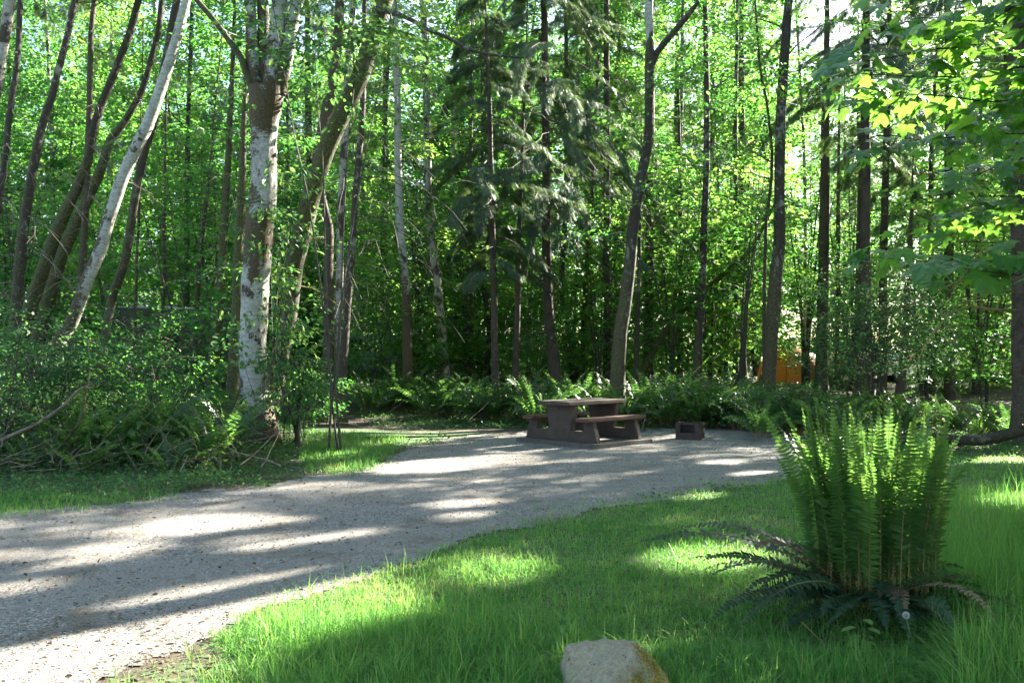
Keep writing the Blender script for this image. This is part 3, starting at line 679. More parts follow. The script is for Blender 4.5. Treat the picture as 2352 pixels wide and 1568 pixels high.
make_tree('alder_tree', 'tree', 'leaning trunk with pinkish sunlit bark near the top left',
    [(173, 0, 17, .2), (155, 80, 18, .3), (136, 153, 19, .4), (119, 221, 20, .45), (95, 289, 22, .4), (78, 374, 24, .4), (61, 476, 27, .45), (50, 560, 29, .5)],
    19, 20, 'lichen', seed=5, crown=decid(10.5, 19, 3, 18, 45, .11), limbs=('twig', [dict(z0=2.5, z1=10, n=34, L=1.7, up=.15, droop=.8, r=.013)]))
make_tree('alder_tree', 'tree', 'thick grey trunk cut off by the top left corner',
    [(24, 0, 30, .3), (15, 60, 30, .3), (2, 130, 30, .35), (-18, 250, 32, .4), (-44, 420, 36, .4)], 18, 20, 'alder', seed=6, crown=decid(10.5, 19, 3, 16, 45, .11), limbs=('twig', [dict(z0=3, z1=10, n=16, L=1.8, up=.1, droop=.7, r=.013)]))
make_tree('conifer_tree', 'tree', 'thin dark trunk with dead twigs at the left edge',
    [(44, 10, 15, .3), (34, 170, 16, .3), (20, 272, 17, .4), (14, 340, 17, .3), (5, 408, 18, .4), (-10, 520, 20, .4)], 20, 19, 'lichen', seed=7, limbs=('twig', [dict(z0=2, z1=11, n=44, L=1.9, up=.1, droop=.7, r=.012)]), crown=conifer(9.5, 19, 2.2, 4, .4))
make_tree('conifer_tree', 'tree', 'thin dark upright trunk between the pink-barked and the leaning white trunks',
    [(215, 0, 14, .3), (209, 60, 14, .3), (207, 102, 15, .3), (204, 238, 16, .3), (200, 323, 17, .4), (196, 420, 18, .4), (190, 560, 20, .5), (180, 700, 22, .5)], 22, 21, 'conif', seed=8, limbs=('twig', [dict(z0=2.5, z1=11, n=50, L=2.0, up=.05, droop=.6, r=.012)]), crown=conifer(9.5, 20, 2.2, 4, .4))
make_tree('alder_tree', 'tree', 'leaning mossy trunk with a sunlit upper half, second behind the bright one',
    [(313, 0, 19, .1), (292, 85, 20, .12), (272, 136, 20, .2), (252, 187, 21, .35), (231, 238, 22, .4), (211, 306, 24, .4), (197, 374, 26, .4), (177, 425, 28, .6), (146, 493, 32, .75), (126, 538, 34, .7), (68, 708, 38, .6)],
    22, 20, 'mossy', seed=9, crown=decid(11, 19, 3, 18, 45, .11), limbs=('twig', [dict(z0=2.5, z1=10, n=16, L=1.4, up=.1, droop=.6, r=.012)]))
make_tree('alder_tree', 'tree', 'mossy trunk leaning low, crossing between the two leaning white ones',
    [(371, -5, 16, .15), (360, 85, 16, .2), (347, 136, 16, .3), (325, 210, 17, .3), (279, 289, 20, .5), (252, 323, 24, .65), (240, 360, 25, .7), (224, 408, 27, .7), (190, 480, 30, .75), (150, 570, 34, .7), (120, 660, 36, .6)],
    24, 21, 'mossy', seed=10, crown=decid(12, 20, 3, 16, 45, .11))
# mossy leaning trunk right of the big one
def long_branch(e, c, base, rng):
    pts = np.array([[*P(a, b, dd), w / 2 / F * dd] for a, b, w, dd in [(868, 20, 16, 16.8), (905, 30, 13, 16.4), (945, 46, 11, 16), (982, 68, 10, 15.6), (1030, 88, 9, 15.2), (1084, 116, 8, 15), (1130, 126, 6, 14.8), (1203, 133, 4, 14.6)]])
    cc = catmull(pts, .15); mb = MB(); tube(mb, cc[:, :3] - base, cc[:, 3], 7, a=.25, rng=rng, rough=.1)
    for k in range(9):
        i = rng.integers(4, len(cc) - 2); t = np.linspace(0, 1, 5)[:, None]; v = np.array([rng.uniform(.3, 1), rng.uniform(-.5, .5), rng.uniform(-.6, .5)]); q = cc[i, :3] + v * t * rng.uniform(.4, 1.1) + np.array([0, 0, -.3]) * t * t
        tube(mb, q - base, .010 * (1.1 - t[:, 0]), 4)
    mb.build('long_branch', M['lichen'], e, smooth=True)
make_tree('maple_tree', 'tree', 'mossy leaning trunk rising right from behind the big forked tree',
    [(885, 0, 42, .5), (868, 55, 42, .5), (848, 120, 42, .55), (828, 180, 42, .6), (800, 240, 42, .6), (779, 285, 43, .6), (755, 340, 42, .6), (730, 410, 41, .62), (710, 480, 44, .6), (697, 530, 46, .6), (677, 606, 42, .5), (666, 708, 38, .35), (650, 790, 38, .4), (635, 860, 40, .5)],
    17, 20, 'mossy', extra=long_branch, sides=16, seed=11, rough=.05, crown=decid(9, 18, 3.4, 22, 50, .12), limbs=('twigmoss', [dict(z0=2.6, z1=8, n=6, L=1.0, up=.2, droop=.7, r=.02)]))
make_tree('conifer_tree', 'tree', 'reddish trunk with a bright sunlit edge left of the thin dark pole',
    [(782, -5, 24, .15), (779, 61, 25, .15), (772, 136, 27, .15), (757, 230, 28, .2), (741, 306, 29, .25), (728, 391, 30, .3), (745, 470, 20, .3), (757, 520, 24, .35), (758, 620, 25, .3), (757, 760, 26, .35), (752, 860, 28, .45), (748, 925, 30, .5)],
    21, 21, 'conif', seed=12, limbs=('twigmoss', [dict(z0=3, z1=10, n=12, L=1.5, up=.1, droop=.4, r=.014)]), crown=conifer(10, 20, 2.4, 4, .42))
make_tree('alder_tree', 'tree', 'pale trunk just right of the reddish sunlit one',
    [(812, -5, 16, .1), (803, 100, 17, .15), (795, 220, 18, .15), (790, 330, 19, .2), (784, 430, 19, .25), (781, 540, 20, .3), (779, 640, 20, .3), (776, 760, 21, .4), (774, 880, 22, .5)],
    23, 21, 'alder', seed=13, crown=decid(12, 20, 2.6, 14, 45, .11), limbs=('twigmoss', [dict(z0=3, z1=10, n=10, L=1.3, up=.1, droop=.4, r=.014)]))
make_tree('conifer_tree', 'tree', 'slim dark pole with long bare drooping branches at the grassy edge',
    [(839, -5, 14, .25), (837, 100, 15, .25), (832, 272, 16, .22), (822, 408, 17, .25), (815, 533, 18, .25), (802, 674, 20, .28), (788, 844, 24, .4), (786, 920, 26, .6), (784, 978, 30, .7)],
    20.5, 19, 'lichen', sides=12, seed=14, limbs=('twigdark', [dict(z0=3.0, z1=11, n=42, L=3.2, up=-.05, droop=.55, r=.018, azb=-.5, azs=1.3), dict(z0=2.2, z1=9, n=16, L=1.2, up=0, droop=.4, r=.010)]), crown=conifer(10, 19, 2.2, 3.6, .42))
make_tree('alder_tree', 'tree', 'speckled pale trunk with a thick mossy foot behind bright ferns',
    [(908, 0, 16, .08), (911, 119, 17, .1), (914, 238, 18, .12), (915, 330, 19, .15), (917, 408, 20, .2), (921, 520, 22, .25), (928, 600, 23, .3), (933, 650, 24, .4), (935, 708, 25, .72), (936, 800, 27, .8), (938, 905, 30, .8)],
    26, 22, 'birch', seed=15, sides=12, crown=decid(8, 21, 3, 28, 46, .125), limbs=('twigmoss', [dict(z0=3, z1=11, n=10, L=1.3, up=.1, droop=.4, r=.013)]))
make_tree('alder_tree', 'tree', 'speckled pale trunk next right of the moss-footed one, leaning a little',
    [(972, 0, 17, .1), (979, 204, 19, .12), (982, 340, 20, .15), (985, 476, 21, .25), (989, 520, 22, .25), (999, 606, 23, .25), (1009, 708, 24, .3), (1019, 827, 28, .4)],
    28, 22, 'alder', seed=16, crown=decid(8, 21, 3, 28, 46, .125))
make_tree('fir_tree', 'tree', 'dark fir with broad drooping boughs left of centre top, straight furrowed trunk',
    [(1250, -5, 16, .2), (1254, 200, 19, .2), (1257, 400, 22, .2), (1258, 504, 24, .2), (1261, 674, 25, .22), (1264, 742, 26, .25), (1272, 820, 32, .35)],
    27, 20, 'conif', seed=17, sides=12, crown=conifer(5.6, 20, 5.2, 8.5, .5, .85, dens=2.6, shape=.55), limbs=('twigdark', [dict(z0=2.2, z1=7, n=22, L=1.4, up=0, droop=.3, r=.012)]))
make_tree('fir_tree', 'tree', 'young hemlock with hanging boughs left of the furrowed fir trunk',
    [(1120, 100, 9, .2), (1130, 400, 14, .2), (1136, 700, 17, .2), (1138, 850, 19, .3)], 24, 12.5, 'conif', seed=18, sides=8, crown=conifer(3.8, 12.6, 3.0, 9, .46, .5, dens=2.1, shape=.55))
make_tree('conifer_tree', 'tree', 'dark thin pole nearest behind the left end of the picnic table',
    [(1202, 300, 9, .2), (1194, 524, 13, .2), (1191, 674, 15, .2), (1186, 810, 17, .22), (1182, 925, 19, .35)], 26, 12, 'conif', seed=19, sides=8, limbs=('twigdark', [dict(z0=2, z1=11, n=36, L=1.5, up=0, droop=.3, r=.010)]), crown=conifer(7.5, 12, 1.5, 5, .4))
make_tree('alder_tree', 'tree', 'dark trunk with a curved foot right of the furrowed fir',
    [(1300, 100, 11, .3), (1300, 350, 12, .3), (1298, 504, 13, .3), (1291, 674, 15, .35), (1304, 750, 16, .5), (1322, 830, 18, .6)], 32, 22, 'lichen', seed=20, crown=decid(8.5, 21, 3, 26, 44, .13))
make_tree('alder_tree', 'tree', 'slim mossy trunk leaning slightly, midway between curved-foot trunk and forked one',
    [(1368, 300, 9, .3), (1356, 504, 11, .4), (1346, 640, 12, .5), (1339, 742, 13, .5), (1337, 836, 14, .6)], 33, 20, 'mossy', seed=21, crown=decid(8, 19, 3, 24, 44, .13))
def fork12(e, c, base, rng):
    for pth, mt in (([(1491, 150, 18), (1492, 90, 18), (1491, 40, 18), (1492, -20, 17), (1494, -90, 15)], 'birch'), ([(1494, 160, 16), (1510, 120, 15), (1535, 90, 15), (1558, 62, 14), (1580, 35, 14), (1602, 8, 12), (1590, -20, 9), (1580, -60, 7)], 'mossy')):
        pts = np.array([[*P(a, b, 22), w / 2 / F * 22] for a, b, w in pth]); cc = catmull(pts, .2)
        mb = MB(); tube(mb, cc[:, :3] - base, cc[:, 3], 10, a=.2 if mt == 'birch' else .35, rng=rng, rough=.08); mb.build('stem', M[mt], e, smooth=True)
make_tree('maple_tree', 'tree', 'lichened trunk behind the picnic table that forks high up, right arm bent outward',
    [(1492, 136, 26, .4), (1490, 204, 22, .3), (1489, 272, 23, .3), (1485, 340, 25, .3), (1472, 408, 27, .25), (1461, 476, 29, .2), (1452, 540, 30, .3), (1448, 590, 31, .35), (1441, 674, 34, .5), (1427, 759, 36, .6), (1421, 844, 38, .5), (1417, 920, 44, .5)],
    22, 10, 'lichen', extra=fork12, sides=14, seed=22, rough=.06, crown=decid(4.5, 10, 1.6, 9, 30, .11, srad=.5))
make_tree('alder_tree', 'tree', 'straight speckled slender trunk standing right of the outward-bent fork',
    [(1619, -5, 13, .1), (1621, 238, 15, .12), (1621, 408, 17, .15), (1617, 504, 18, .15), (1612, 674, 20, .2), (1607, 742, 21, .4), (1602, 850, 24, .45)],
    27, 22, 'lichen', seed=23, sides=12, crown=decid(7.5, 21, 3, 28, 44, .125), limbs=('twigdark', [dict(z0=2.5, z1=9, n=8, L=1.0, up=.1, droop=.3, r=.010)]))
make_tree('alder_tree', 'tree', 'thick dark lichened trunk standing in front of the orange tent',
    [(1812, -5, 22, .25), (1803, 102, 24, .25), (1797, 200, 26, .3), (1794, 272, 26, .25), (1792, 408, 27, .22), (1791, 504, 28, .2), (1790, 560, 31, .45), (1784, 620, 32, .3), (1780, 690, 35, .6), (1775, 760, 34, .55), (1770, 830, 34, .6), (1766, 880, 36, .6)],
    24, 21, 'lichen', seed=24, sides=14, rough=.06, crown=decid(8, 20, 3.2, 22, 45, .12, up=.3), limbs=('twigdark', [dict(z0=3, z1=9, n=8, L=1.6, up=.4, droop=.1, r=.014)]))
make_tree('alder_tree', 'tree', 'thin companion stem hugging the left of the trunk before the tent',
    [(1738, 60, 6, .3), (1746, 153, 7, .3), (1765, 260, 7, .3), (1774, 374, 8, .35), (1764, 480, 9, .35), (1760, 504, 9, .35), (1758, 600, 9, .4), (1757, 708, 9, .4), (1756, 800, 10, .4)], 24.5, 12, 'conif', sides=7, seed=25, crown=decid(5, 11, 1.8, 12, 40, .11))
make_tree('fir_tree', 'tree', 'big dark trunk cut off by the right edge of the view',
    [(2335, -100, 48, .2), (2328, 34, 48, .2), (2338, 204, 52, .2), (2345, 400, 54, .2), (2352, 560, 56, .2), (2354, 674, 58, .2), (2356, 850, 60, .2), (2358, 1000, 66, .3)],
    16.5, 20, 'conif', sides=18, seed=26, rough=.05, limbs=('twigmoss', [dict(z0=2.2, z1=7.5, n=22, L=3.4, up=.10, droop=.45, r=.032, azb=math.pi + .5, azs=.9)]), crown=conifer(6.6, 19, 3.6, 6, .5, .35, dens=1.1, azf=math.pi, shape=.6))
make_tree('maple_tree', 'tree', 'long mossy sapling leaning hard to the right beyond the fire box',
    [(1745, 540, 10, .6), (1733, 565, 11, .7), (1690, 605, 12, .7), (1640, 650, 13, .7), (1590, 690, 14, .7), (1556, 725, 15, .7), (1525, 765, 16, .7), (1495, 815, 18, .7)], 29, 6.2, 'mossy', sides=8, seed=27, limbs=('twigmoss', [dict(z0=1.8, z1=4, n=10, L=1.2, up=.2, droop=.5, r=.02)]), crown=decid(4.5, 6.1, 1.4, 6, 30, .1))
for k, (lab, pth, d, H, bk) in enumerate((
    ('thin dark stem left of the parked camper', [(318, 560, 8), (316, 640, 8), (313, 700, 9), (309, 790, 10)], 24, 10, 'conif'),
    ('thin dark stem in front of the parked camper', [(380, 400, 8), (378, 520, 9), (376, 620, 10), (374, 720, 11), (372, 800, 12)], 26, 12, 'conif'),
    ('thin grey stem in front of the camper tail, leaning slightly', [(470, 480, 10), (459, 589, 11), (453, 700, 12), (449, 810, 13)], 25, 12, 'conif'),
    ('mossy trunk with a kink just right of the camper', [(520, 460, 20, .5), (513, 606, 22, .6), (508, 700, 24, .65), (496, 790, 27, .65), (490, 840, 30, .65)], 22, 14, 'mossy'),
    ('mossy trunk pressed close behind the left of the big forked tree', [(552, 480, 22, .6), (546, 606, 24, .65), (542, 740, 26, .65), (536, 870, 30, .7)], 18, 9, 'mossy'),
    ('dark straight trunk in the gap right of the two speckled pale trunks', [(1082, 380, 14), (1081, 520, 17), (1079, 660, 19), (1080, 780, 21), (1079, 850, 23)], 30, 15, 'conif'),
    ('slim bent trunk with a pale scar, right of the gap with the straight dark one', [(1108, 400, 10), (1110, 560, 12), (1113, 660, 14), (1124, 740, 15), (1120, 830, 16)], 31, 15, 'lichen'),
    ('slender orange sunlit stem left of the furrowed fir', [(1232, 480, 6), (1226, 580, 7), (1221, 660, 8), (1217, 760, 9)], 33, 12, 'alder'),
    ('short leaning dark trunk at the right, in front of the white and red vehicle', [(2086, 640, 14), (2082, 720, 17), (2078, 800, 20), (2066, 900, 25)], 25, 8, 'conif'),
    ('slim dark trunk in front of the blue and red vehicle', [(1975, 420, 12), (1972, 560, 14), (1970, 700, 16), (1968, 830, 18)], 28, 14, 'conif'),
    ('dark bare trunk rising behind the lower maple spray', [(2036, 340, 18), (2034, 460, 20), (2030, 620, 21), (2028, 780, 24), (2026, 880, 26)], 27, 15, 'conif'),
    ('broad shadowed trunk between tent and vehicles', [(1898, 250, 22), (1896, 420, 26), (1892, 560, 28), (1890, 700, 30), (1888, 840, 32)], 30, 18, 'conif'),
    ('orange-lit slim trunk beside the broad shadowed one', [(1926, 500, 11), (1925, 620, 12), (1924, 700, 12), (1922, 820, 13)], 33, 14, 'conif'),
    ('grey furrowed trunk close right of the forked one behind the table', [(1494, 300, 20), (1493, 440, 21), (1492, 560, 22), (1490, 700, 24), (1488, 840, 26)], 31, 20, 'conif'),
    ('slanting slim dark trunk right behind the forked trunk', [(1468, 600, 10), (1466, 700, 12), (1462, 800, 13), (1461, 850, 14)], 27, 9, 'mossy'),
    )):
    make_tree('alder_tree' if bk != 'conif' else 'conifer_tree', 'tree', lab, pth, d, H, bk, seed=40 + k, sides=8,
              limbs=('twig' if d < 24.5 and pth[0][0] < 600 else 'twigdark', [dict(z0=1.6, z1=min(H - 1, 8), n=14, L=1.1, up=0, droop=.35, r=.009)]),
              crown=decid(H * .62, H, 1.9, 9, 36, .11, srad=.5) if bk != 'conif' else conifer(H * .68, H, 1.6, 5, .4))
for k, (px, d) in enumerate(((-160, 26), (120, 34), (430, 30), (660, 33), (880, 38), (1040, 36), (1400, 38), (1560, 36), (1690, 34), (1850, 38), (2140, 30), (2250, 34), (2480, 24))):
    x = (px - CX) / F * d; z = float(gz(x, d))
    r0 = np.random.default_rng(300 + k); wpx = r0.uniform(.18, .28) / d * F
    sector = ['far left edge', 'leaning trunks', 'parked camper', 'big forked tree', 'moss-footed trunk', 'speckled trunks', 'picnic table', 'bent fork', 'fire box', 'orange tent', 'vehicles', 'maple sprays', 'right edge'][k]
    ln = r0.uniform(-25, 25)
    make_tree('alder_tree', 'tree', 'tall leafy alder in the second rank of woods, beyond the ' + sector, [(px + ln, 0, wpx * .6), (px, 400, wpx * .8), (px, 840, wpx)], d, r0.uniform(17, 21), 'alder' if k % 2 else 'lichen', sides=8, seed=300 + k,
              crown=decid(4.0, 19.5, 3.6, 52, 52, .14, srad=.85, tmpl=(DIA, DIA_T), spl=6))

make_tree('fir_tree', 'tree', 'feathery light green fir behind the trunks right of the furrowed fir', [(1392, 0, 14, .2), (1394, 400, 17, .2), (1396, 840, 21, .3)], 31, 19, 'conif', seed=18 + 61, sides=8, crown=conifer(6.5, 19, 3.6, 6, .55, .6, dens=1.4, shape=.6))
make_tree('fir_tree', 'tree', 'shadowy fir sapling behind the fork-topped trunk', [(1560, 300, 8, .2), (1562, 500, 12, .2), (1563, 840, 16, .3)], 33, 11, 'conif', seed=80, sides=8, crown=conifer(2.8, 11, 2.4, 7, .55, .5, dens=1.3, shape=.7))
make_tree('fir_tree', 'tree', 'dark fir whose boughs fill the top right beside the lobed maple leaves', [(1992, -5, 19, .2), (1990, 400, 23, .2), (1988, 850, 29, .3)], 26, 20, 'conif', seed=81, sides=10, crown=conifer(7.2, 20, 4.4, 7, .5, .6, dens=2.0, shape=.55))
make_tree('fir_tree', 'tree', 'straight fir behind the lobed maple leaves, its lower trunk bare', [(2178, -5, 18, .2), (2180, 400, 21, .2), (2182, 850, 26, .3)], 29, 21, 'conif', seed=82, sides=10, crown=conifer(6.5, 21, 4.2, 6.5, .5, .6, dens=1.8, shape=.55))
make_tree('fir_tree', 'tree', 'distant fir seen high between straight speckled trunk and trunk before the tent', [(1702, -5, 13, .2), (1704, 400, 16, .2), (1706, 850, 20, .3)], 38, 22, 'conif', seed=83, sides=8, crown=conifer(8, 22, 4.0, 6, .55, .6, dens=1.5, shape=.55))
# understory maples with layered leaves; multi-stemmed
def understory(label, px, d, H, Rr, nst, nsp, per, size, mat='leaf', seed=0, z0=1.2, name='vine_maple', cat='small tree', tm=(STAR, STAR_T), srad=.5, group=None, vb=None, dens_top=.6, stemr=.02, smat='twigdark', x=None, carve=True):
    rng = np.random.default_rng(seed); x = (px - CX) / F * d if x is None else x; b = np.array([x, d, float(gz(x, d))])
    e = tag(empty(name, b), label, cat, group); cs = []; ow = []; mc = MB()
    for s in range(nst):
        mb = MB()
        a = rng.uniform(0, 2 * np.pi); reach = Rr * rng.uniform(.2, .8); h = H * rng.uniform(.7, 1)
        t = np.linspace(0, 1, 9)[:, None]; q = np.array([math.cos(a) * reach, math.sin(a) * reach, 0]) * t ** 1.4 + np.array([0, 0, h]) * t + np.cumsum(rng.normal(0, .02 * H / 5, (9, 3)), 0) * (t > 0)
        q[0] = (math.cos(a) * .12, math.sin(a) * .12, -.05); tube(mb, q, stemr * H / 5 * (1.1 - t[:, 0]) + .003, 5, a=.35)
        for k in range(max(2, nsp // nst)):
            tt = rng.uniform(z0 / H, 1) * 7.99; i = int(tt); p = q[i] + (q[i + 1] - q[i]) * (tt - i)
            prof = math.sqrt(max(.08, 1 - ((p[2] / H - .55) / .62) ** 2)); aa = rng.uniform(0, 2 * np.pi); rr = Rr * prof * math.sqrt(rng.uniform(.03, 1))
            c = np.array([math.cos(aa) * rr, math.sin(aa) * rr, p[2] + rng.normal(.1, .15)]); c[2] = max(c[2], z0 * .8); cs.append(c); ow.append(unit(c - np.array([0, 0, c[2]]) + 1e-3))
            if k % 2 == 0: u = np.linspace(0, 1, 4)[:, None]; tube(mc, p + (c - p) * u + np.array([0, 0, .12]) * np.sin(u * 3.1), .008 * (1.3 - u[:, 0]), 3, a=.35, mi=1)
        mb.build('stem', M[smat], e)
    mb = mc; leaf_sprays(mb, rng, np.array(cs), srad * rng.uniform(.6, 1.3, len(cs)), per, size, b, .4, tm, outw=np.array(ow), vbias=vb, carve=carve); mb.build('crown', [M[mat], M[smat]], e); return e
U = [('layered green maple filling the gap between leaning trunks and big forked tree', 440, 24, 8.5, 2.6, 5, 150, 44, .13),
     ('sunny layered maple behind the forked tree, high in the gap to its left', 500, 30, 12, 3.0, 5, 170, 44, .15),
     ('bushy young maple behind the leaning trunks at left', 250, 28, 8, 2.6, 5, 120, 42, .13),
     ('leafy maple at the far left behind the dead twigs', 40, 25, 7.5, 2.6, 5, 120, 42, .13),
     ('low layered maple between camper and big forked tree', 555, 21, 4.6, 1.6, 4, 50, 40, .11),
     ('bright maple in the gap left of the moss-footed trunk', 860, 27, 6.5, 2.0, 4, 90, 42, .13),
     ('maple with glowing leaves between the two speckled pale trunks', 960, 31, 10, 2.6, 5, 130, 42, .14),
     ('dark green maple thicket right of the speckled pale trunks', 1080, 30, 6.5, 2.2, 5, 110, 42, .12),
     ('maple with a few lit sprays beside the furrowed fir trunk', 1230, 28, 4.2, 1.5, 4, 60, 40, .12),
     ('slender maple in shade behind the table, left of the forked trunk', 1375, 30, 7, 2.0, 5, 100, 42, .12),
     ('leafy maple crowding the right side of the forked trunk', 1540, 29, 9, 2.4, 5, 140, 42, .13),
     ('tall bright maple behind the straight speckled trunk', 1660, 34, 13, 3.0, 6, 190, 42, .15),
     ('green maple left of the trunk before the tent', 1700, 27, 8.5, 2.2, 5, 130, 42, .13),
     ('lofty yellow-green maple above the orange tent', 1850, 33, 12, 3.0, 6, 180, 42, .15),
     ('maple lit yellow high between tent and vehicles', 1960, 32, 10, 2.6, 5, 140, 42, .14),
     ('sunny maple behind the mossy hanging limbs at right', 2120, 27, 8, 2.6, 5, 140, 42, .13),
     ('pale glowing thicket by the trunk at the right edge', 2260, 25, 5.5, 2.2, 6, 130, 42, .11),
     ('leafy maple just past the right edge trunk', 2420, 23, 8, 2.4, 5, 110, 42, .13)]
for k, u in enumerate(U):
    if k % 3 == 1: u = (*u[:6], int(u[6] * 1.1), int(u[7] * .55), u[8] * 1.55)
    elif k % 3 == 2: u = (*u[:6], u[6], int(u[7] * 1.4), u[8] * .75)
    understory(*u, seed=500 + k, mat='leaf', z0=3.4 if 1650 < u[1] < 2050 else 1.2)
understory('dense dark green bush spreading right of the trunk before the tent', 2005, 20.5, 4.1, 2.0, 9, 230, 46, .085, 'leaf_dark', 600, 1.5, 'vine_maple', 'bush', srad=.42, vb=-.1)
understory('small leafy shrub on black stems beside the foot of the big forked tree', 684, 15.4, 1.75, .62, 4, 60, 26, .075, 'leaf_dark', 601, .55, 'shrub', 'shrub', (LEAF, LEAF_T), srad=.2, stemr=.09)
understory('thin vine maple leaning across the front of the mossy leaning trunk', 625, 16.0, 5.4, 1.1, 4, 40, 22, .115, 'leaf_dark', 602, 1.8, srad=.36, tm=(LEAF, LEAF_T), stemr=.009)
understory('leafy maple bough tree shading the top of the big forked tree', 770, 14.6, 9.6, 1.9, 4, 60, 34, .12, 'leaf_dark', 603, 7.3, srad=.5, tm=(LEAF, LEAF_T), stemr=.009)
# thicket on the left
for k, (lab, px, d, H, Rr, nsp, mat, z0) in enumerate((
    ('leafy bramble bush at the far left edge of the thicket', 10, 12.6, 1.9, 1.1, 90, 'leaf_dark', .5),
    ('tall loose salmonberry bush below the leaning trunks', 120, 13.8, 2.2, 1.2, 110, 'leaf_dark', .6),
    ('round salmonberry bush in front of the leaning mossy trunk', 250, 14.6, 1.8, 1.1, 90, 'leaf_dark', .5),
    ('low bright bush below the camper', 380, 15.0, 1.5, 1.0, 80, 'leaf', .4),
    ('bushy sapling outside the left of the frame edge thicket', -120, 13.5, 2.4, 1.3, 90, 'leaf_dark', .6),
    ('yellow-green bush behind the left thicket, catching sun', 60, 17.5, 2.8, 1.5, 110, 'leaf', .9),
    ('feathery sapling right of the leaning trunks', 330, 18.0, 2.7, 1.3, 90, 'leaf', .8),
    ('low nettle-like bush by the foot of the reddish trunk', 715, 19.0, 1.2, .8, 50, 'leaf', .25),
    ('low bush under the dark fir, left of the table', 1110, 21.5, 1.0, .8, 40, 'leaf_dark', .2),
    ('bushy patch behind the fire box', 1700, 20.0, 1.0, .9, 50, 'leaf_dark', .2),
    ('shady low bush between fire box and big fern', 1830, 18.6, 1.1, 1.0, 60, 'leaf_dark', .2))):
    understory(lab, px, d, H, Rr, 7, int(nsp * .7) if k < 5 else nsp, 30, .075, mat, 620 + k, z0, 'shrub', 'shrub', (LEAF, LEAF_T) if k % 2 else (STAR, STAR_T), srad=.3, vb=-.16)

# woods further back: prototypes, then copies
def proto_alder(k):
    r = np.random.default_rng(700 + k); e = tag(empty('alder_tree', (0, 0, 0)), 'x', 'tree')
    H = 20; t = np.linspace(0, 1, 22)[:, None]; q = np.array([r.uniform(-1.4, 1.4), r.uniform(-1.4, 1.4), H]) * t + np.cumsum(r.normal(0, .05, (22, 3)), 0) * (t > 0); q[0, 2] = -.6
    rad = .17 * (1 - .9 * t[:, 0]) + .012; c = np.hstack([q, rad[:, None], np.full((22, 1), .2)])
    mb = MB(); tube(mb, q, rad, 7, a=.25, rng=r, rough=.05); mb.build('trunk', M[('alder', 'lichen', 'conif', 'alder', 'mossy')[k % 5]], e, smooth=True)
    L_ = grow_limbs(r, c, 3.0, 19, 38, 3.3, .4, None, .2, r=.03); mb = MB(); cs = []
    for qq, rr in L_:
        tube(mb, qq, rr, 3, a=.3, mi=1)
        for s in range(4): i = r.integers(2, 7); cs.append(qq[i] + r.normal(0, .4, 3) * (1, 1, .4))
    leaf_sprays(mb, r, np.array(cs), .9, 56, .20, (0, 0, 0), .45, (DIA, DIA_T), carve=False); mb.build('crown', [M['leaf'], M['mossy']], e)
    return e
def proto_conifer(k):
    r = np.random.default_rng(760 + k); e = tag(empty('conifer_tree', (0, 0, 0)), 'x', 'tree')
    H = 22; t = np.linspace(0, 1, 20)[:, None]; q = np.array([r.uniform(-.4, .4), 0, H]) * t; q[0, 2] = -.6
    rad = .2 * (1 - .93 * t[:, 0]) + .01; c = np.hstack([q, rad[:, None], np.full((20, 1), .2)])
    mb = MB(); tube(mb, q, rad, 7, a=.25, rng=r, rough=.05); mb.build('trunk', M['conif'], e, smooth=True)
    global carved; sv = carved; carved = lambda p: np.zeros(len(p), bool)
    conifer((4.5, 7)[k], 22, 3.2, 6, .62, .4, dens=.8, shape=.7)(e, c, np.zeros(3), r); carved = sv
    return e
def blocks_site(x, y):
    for tx, ty in ((12.0, 37.0), (15.0, 36.5)):
        vx, vy = x - tx, y - ty; t_ = vx * math.cos(R(SUN_A)) + vy * math.sin(R(SUN_A)); off = abs(-vx * math.sin(R(SUN_A)) + vy * math.cos(R(SUN_A)))
        if 0 < t_ < 15 and off < 2.0: return True
    return False
protos = [proto_alder(k) for k in range(5)] + [proto_conifer(k) for k in range(2)]
firsts = set()
rng = np.random.default_rng(77)
SECT = [(-9999, 60, 'beyond the left thicket'), (60, 520, 'far behind the leaning trunks'), (520, 900, 'far behind the big forked tree'), (900, 1180, 'far behind the speckled pale trunks'),
        (1180, 1560, 'far behind the picnic table'), (1560, 1860, 'far behind the fire box and tent'), (1860, 2150, 'far behind the vehicles'), (2150, 9999, 'far behind the right edge trunk')]
spots = []
for row, (d0, n) in enumerate(((40, 14), (47, 15), (55, 15), (63, 16), (72, 16))):
    for k in range(n):
        d = d0 + rng.uniform(-2.5, 2.5); px = -250 + (2850) * (k + rng.uniform(.1, .9)) / n; spots.append((px, d))
for px, d in spots:
    x = (px - CX) / F * d
    if blocks_site(x, d): continue
    kind = rng.choice([0, 1, 2, 3, 4, 5, 6], p=[.14, .14, .13, .12, .12, .20, .15])
    sec = [s for s in SECT if s[0] <= px < s[1]][0][2]; con = kind >= 5
    lab = ('dark conifer in the deep woods ' if con else 'slender leafy tree in the deep woods ') + sec
    loc = (x, d, float(gz(x, d))); pr = protos[kind]; sc = rng.uniform(.9, 1.3)
    if x > 14: sc = min(sc, 1.05)
    if kind not in firsts:
        firsts.add(kind); pr.location = loc; pr['label'] = lab; pr['group'] = lab; pr.scale = (sc,) * 3; pr.rotation_euler = (0, 0, rng.uniform(0, 6.28))
    else: copy_thing(pr, loc, rng.uniform(0, 6.28), sc, lab, lab)
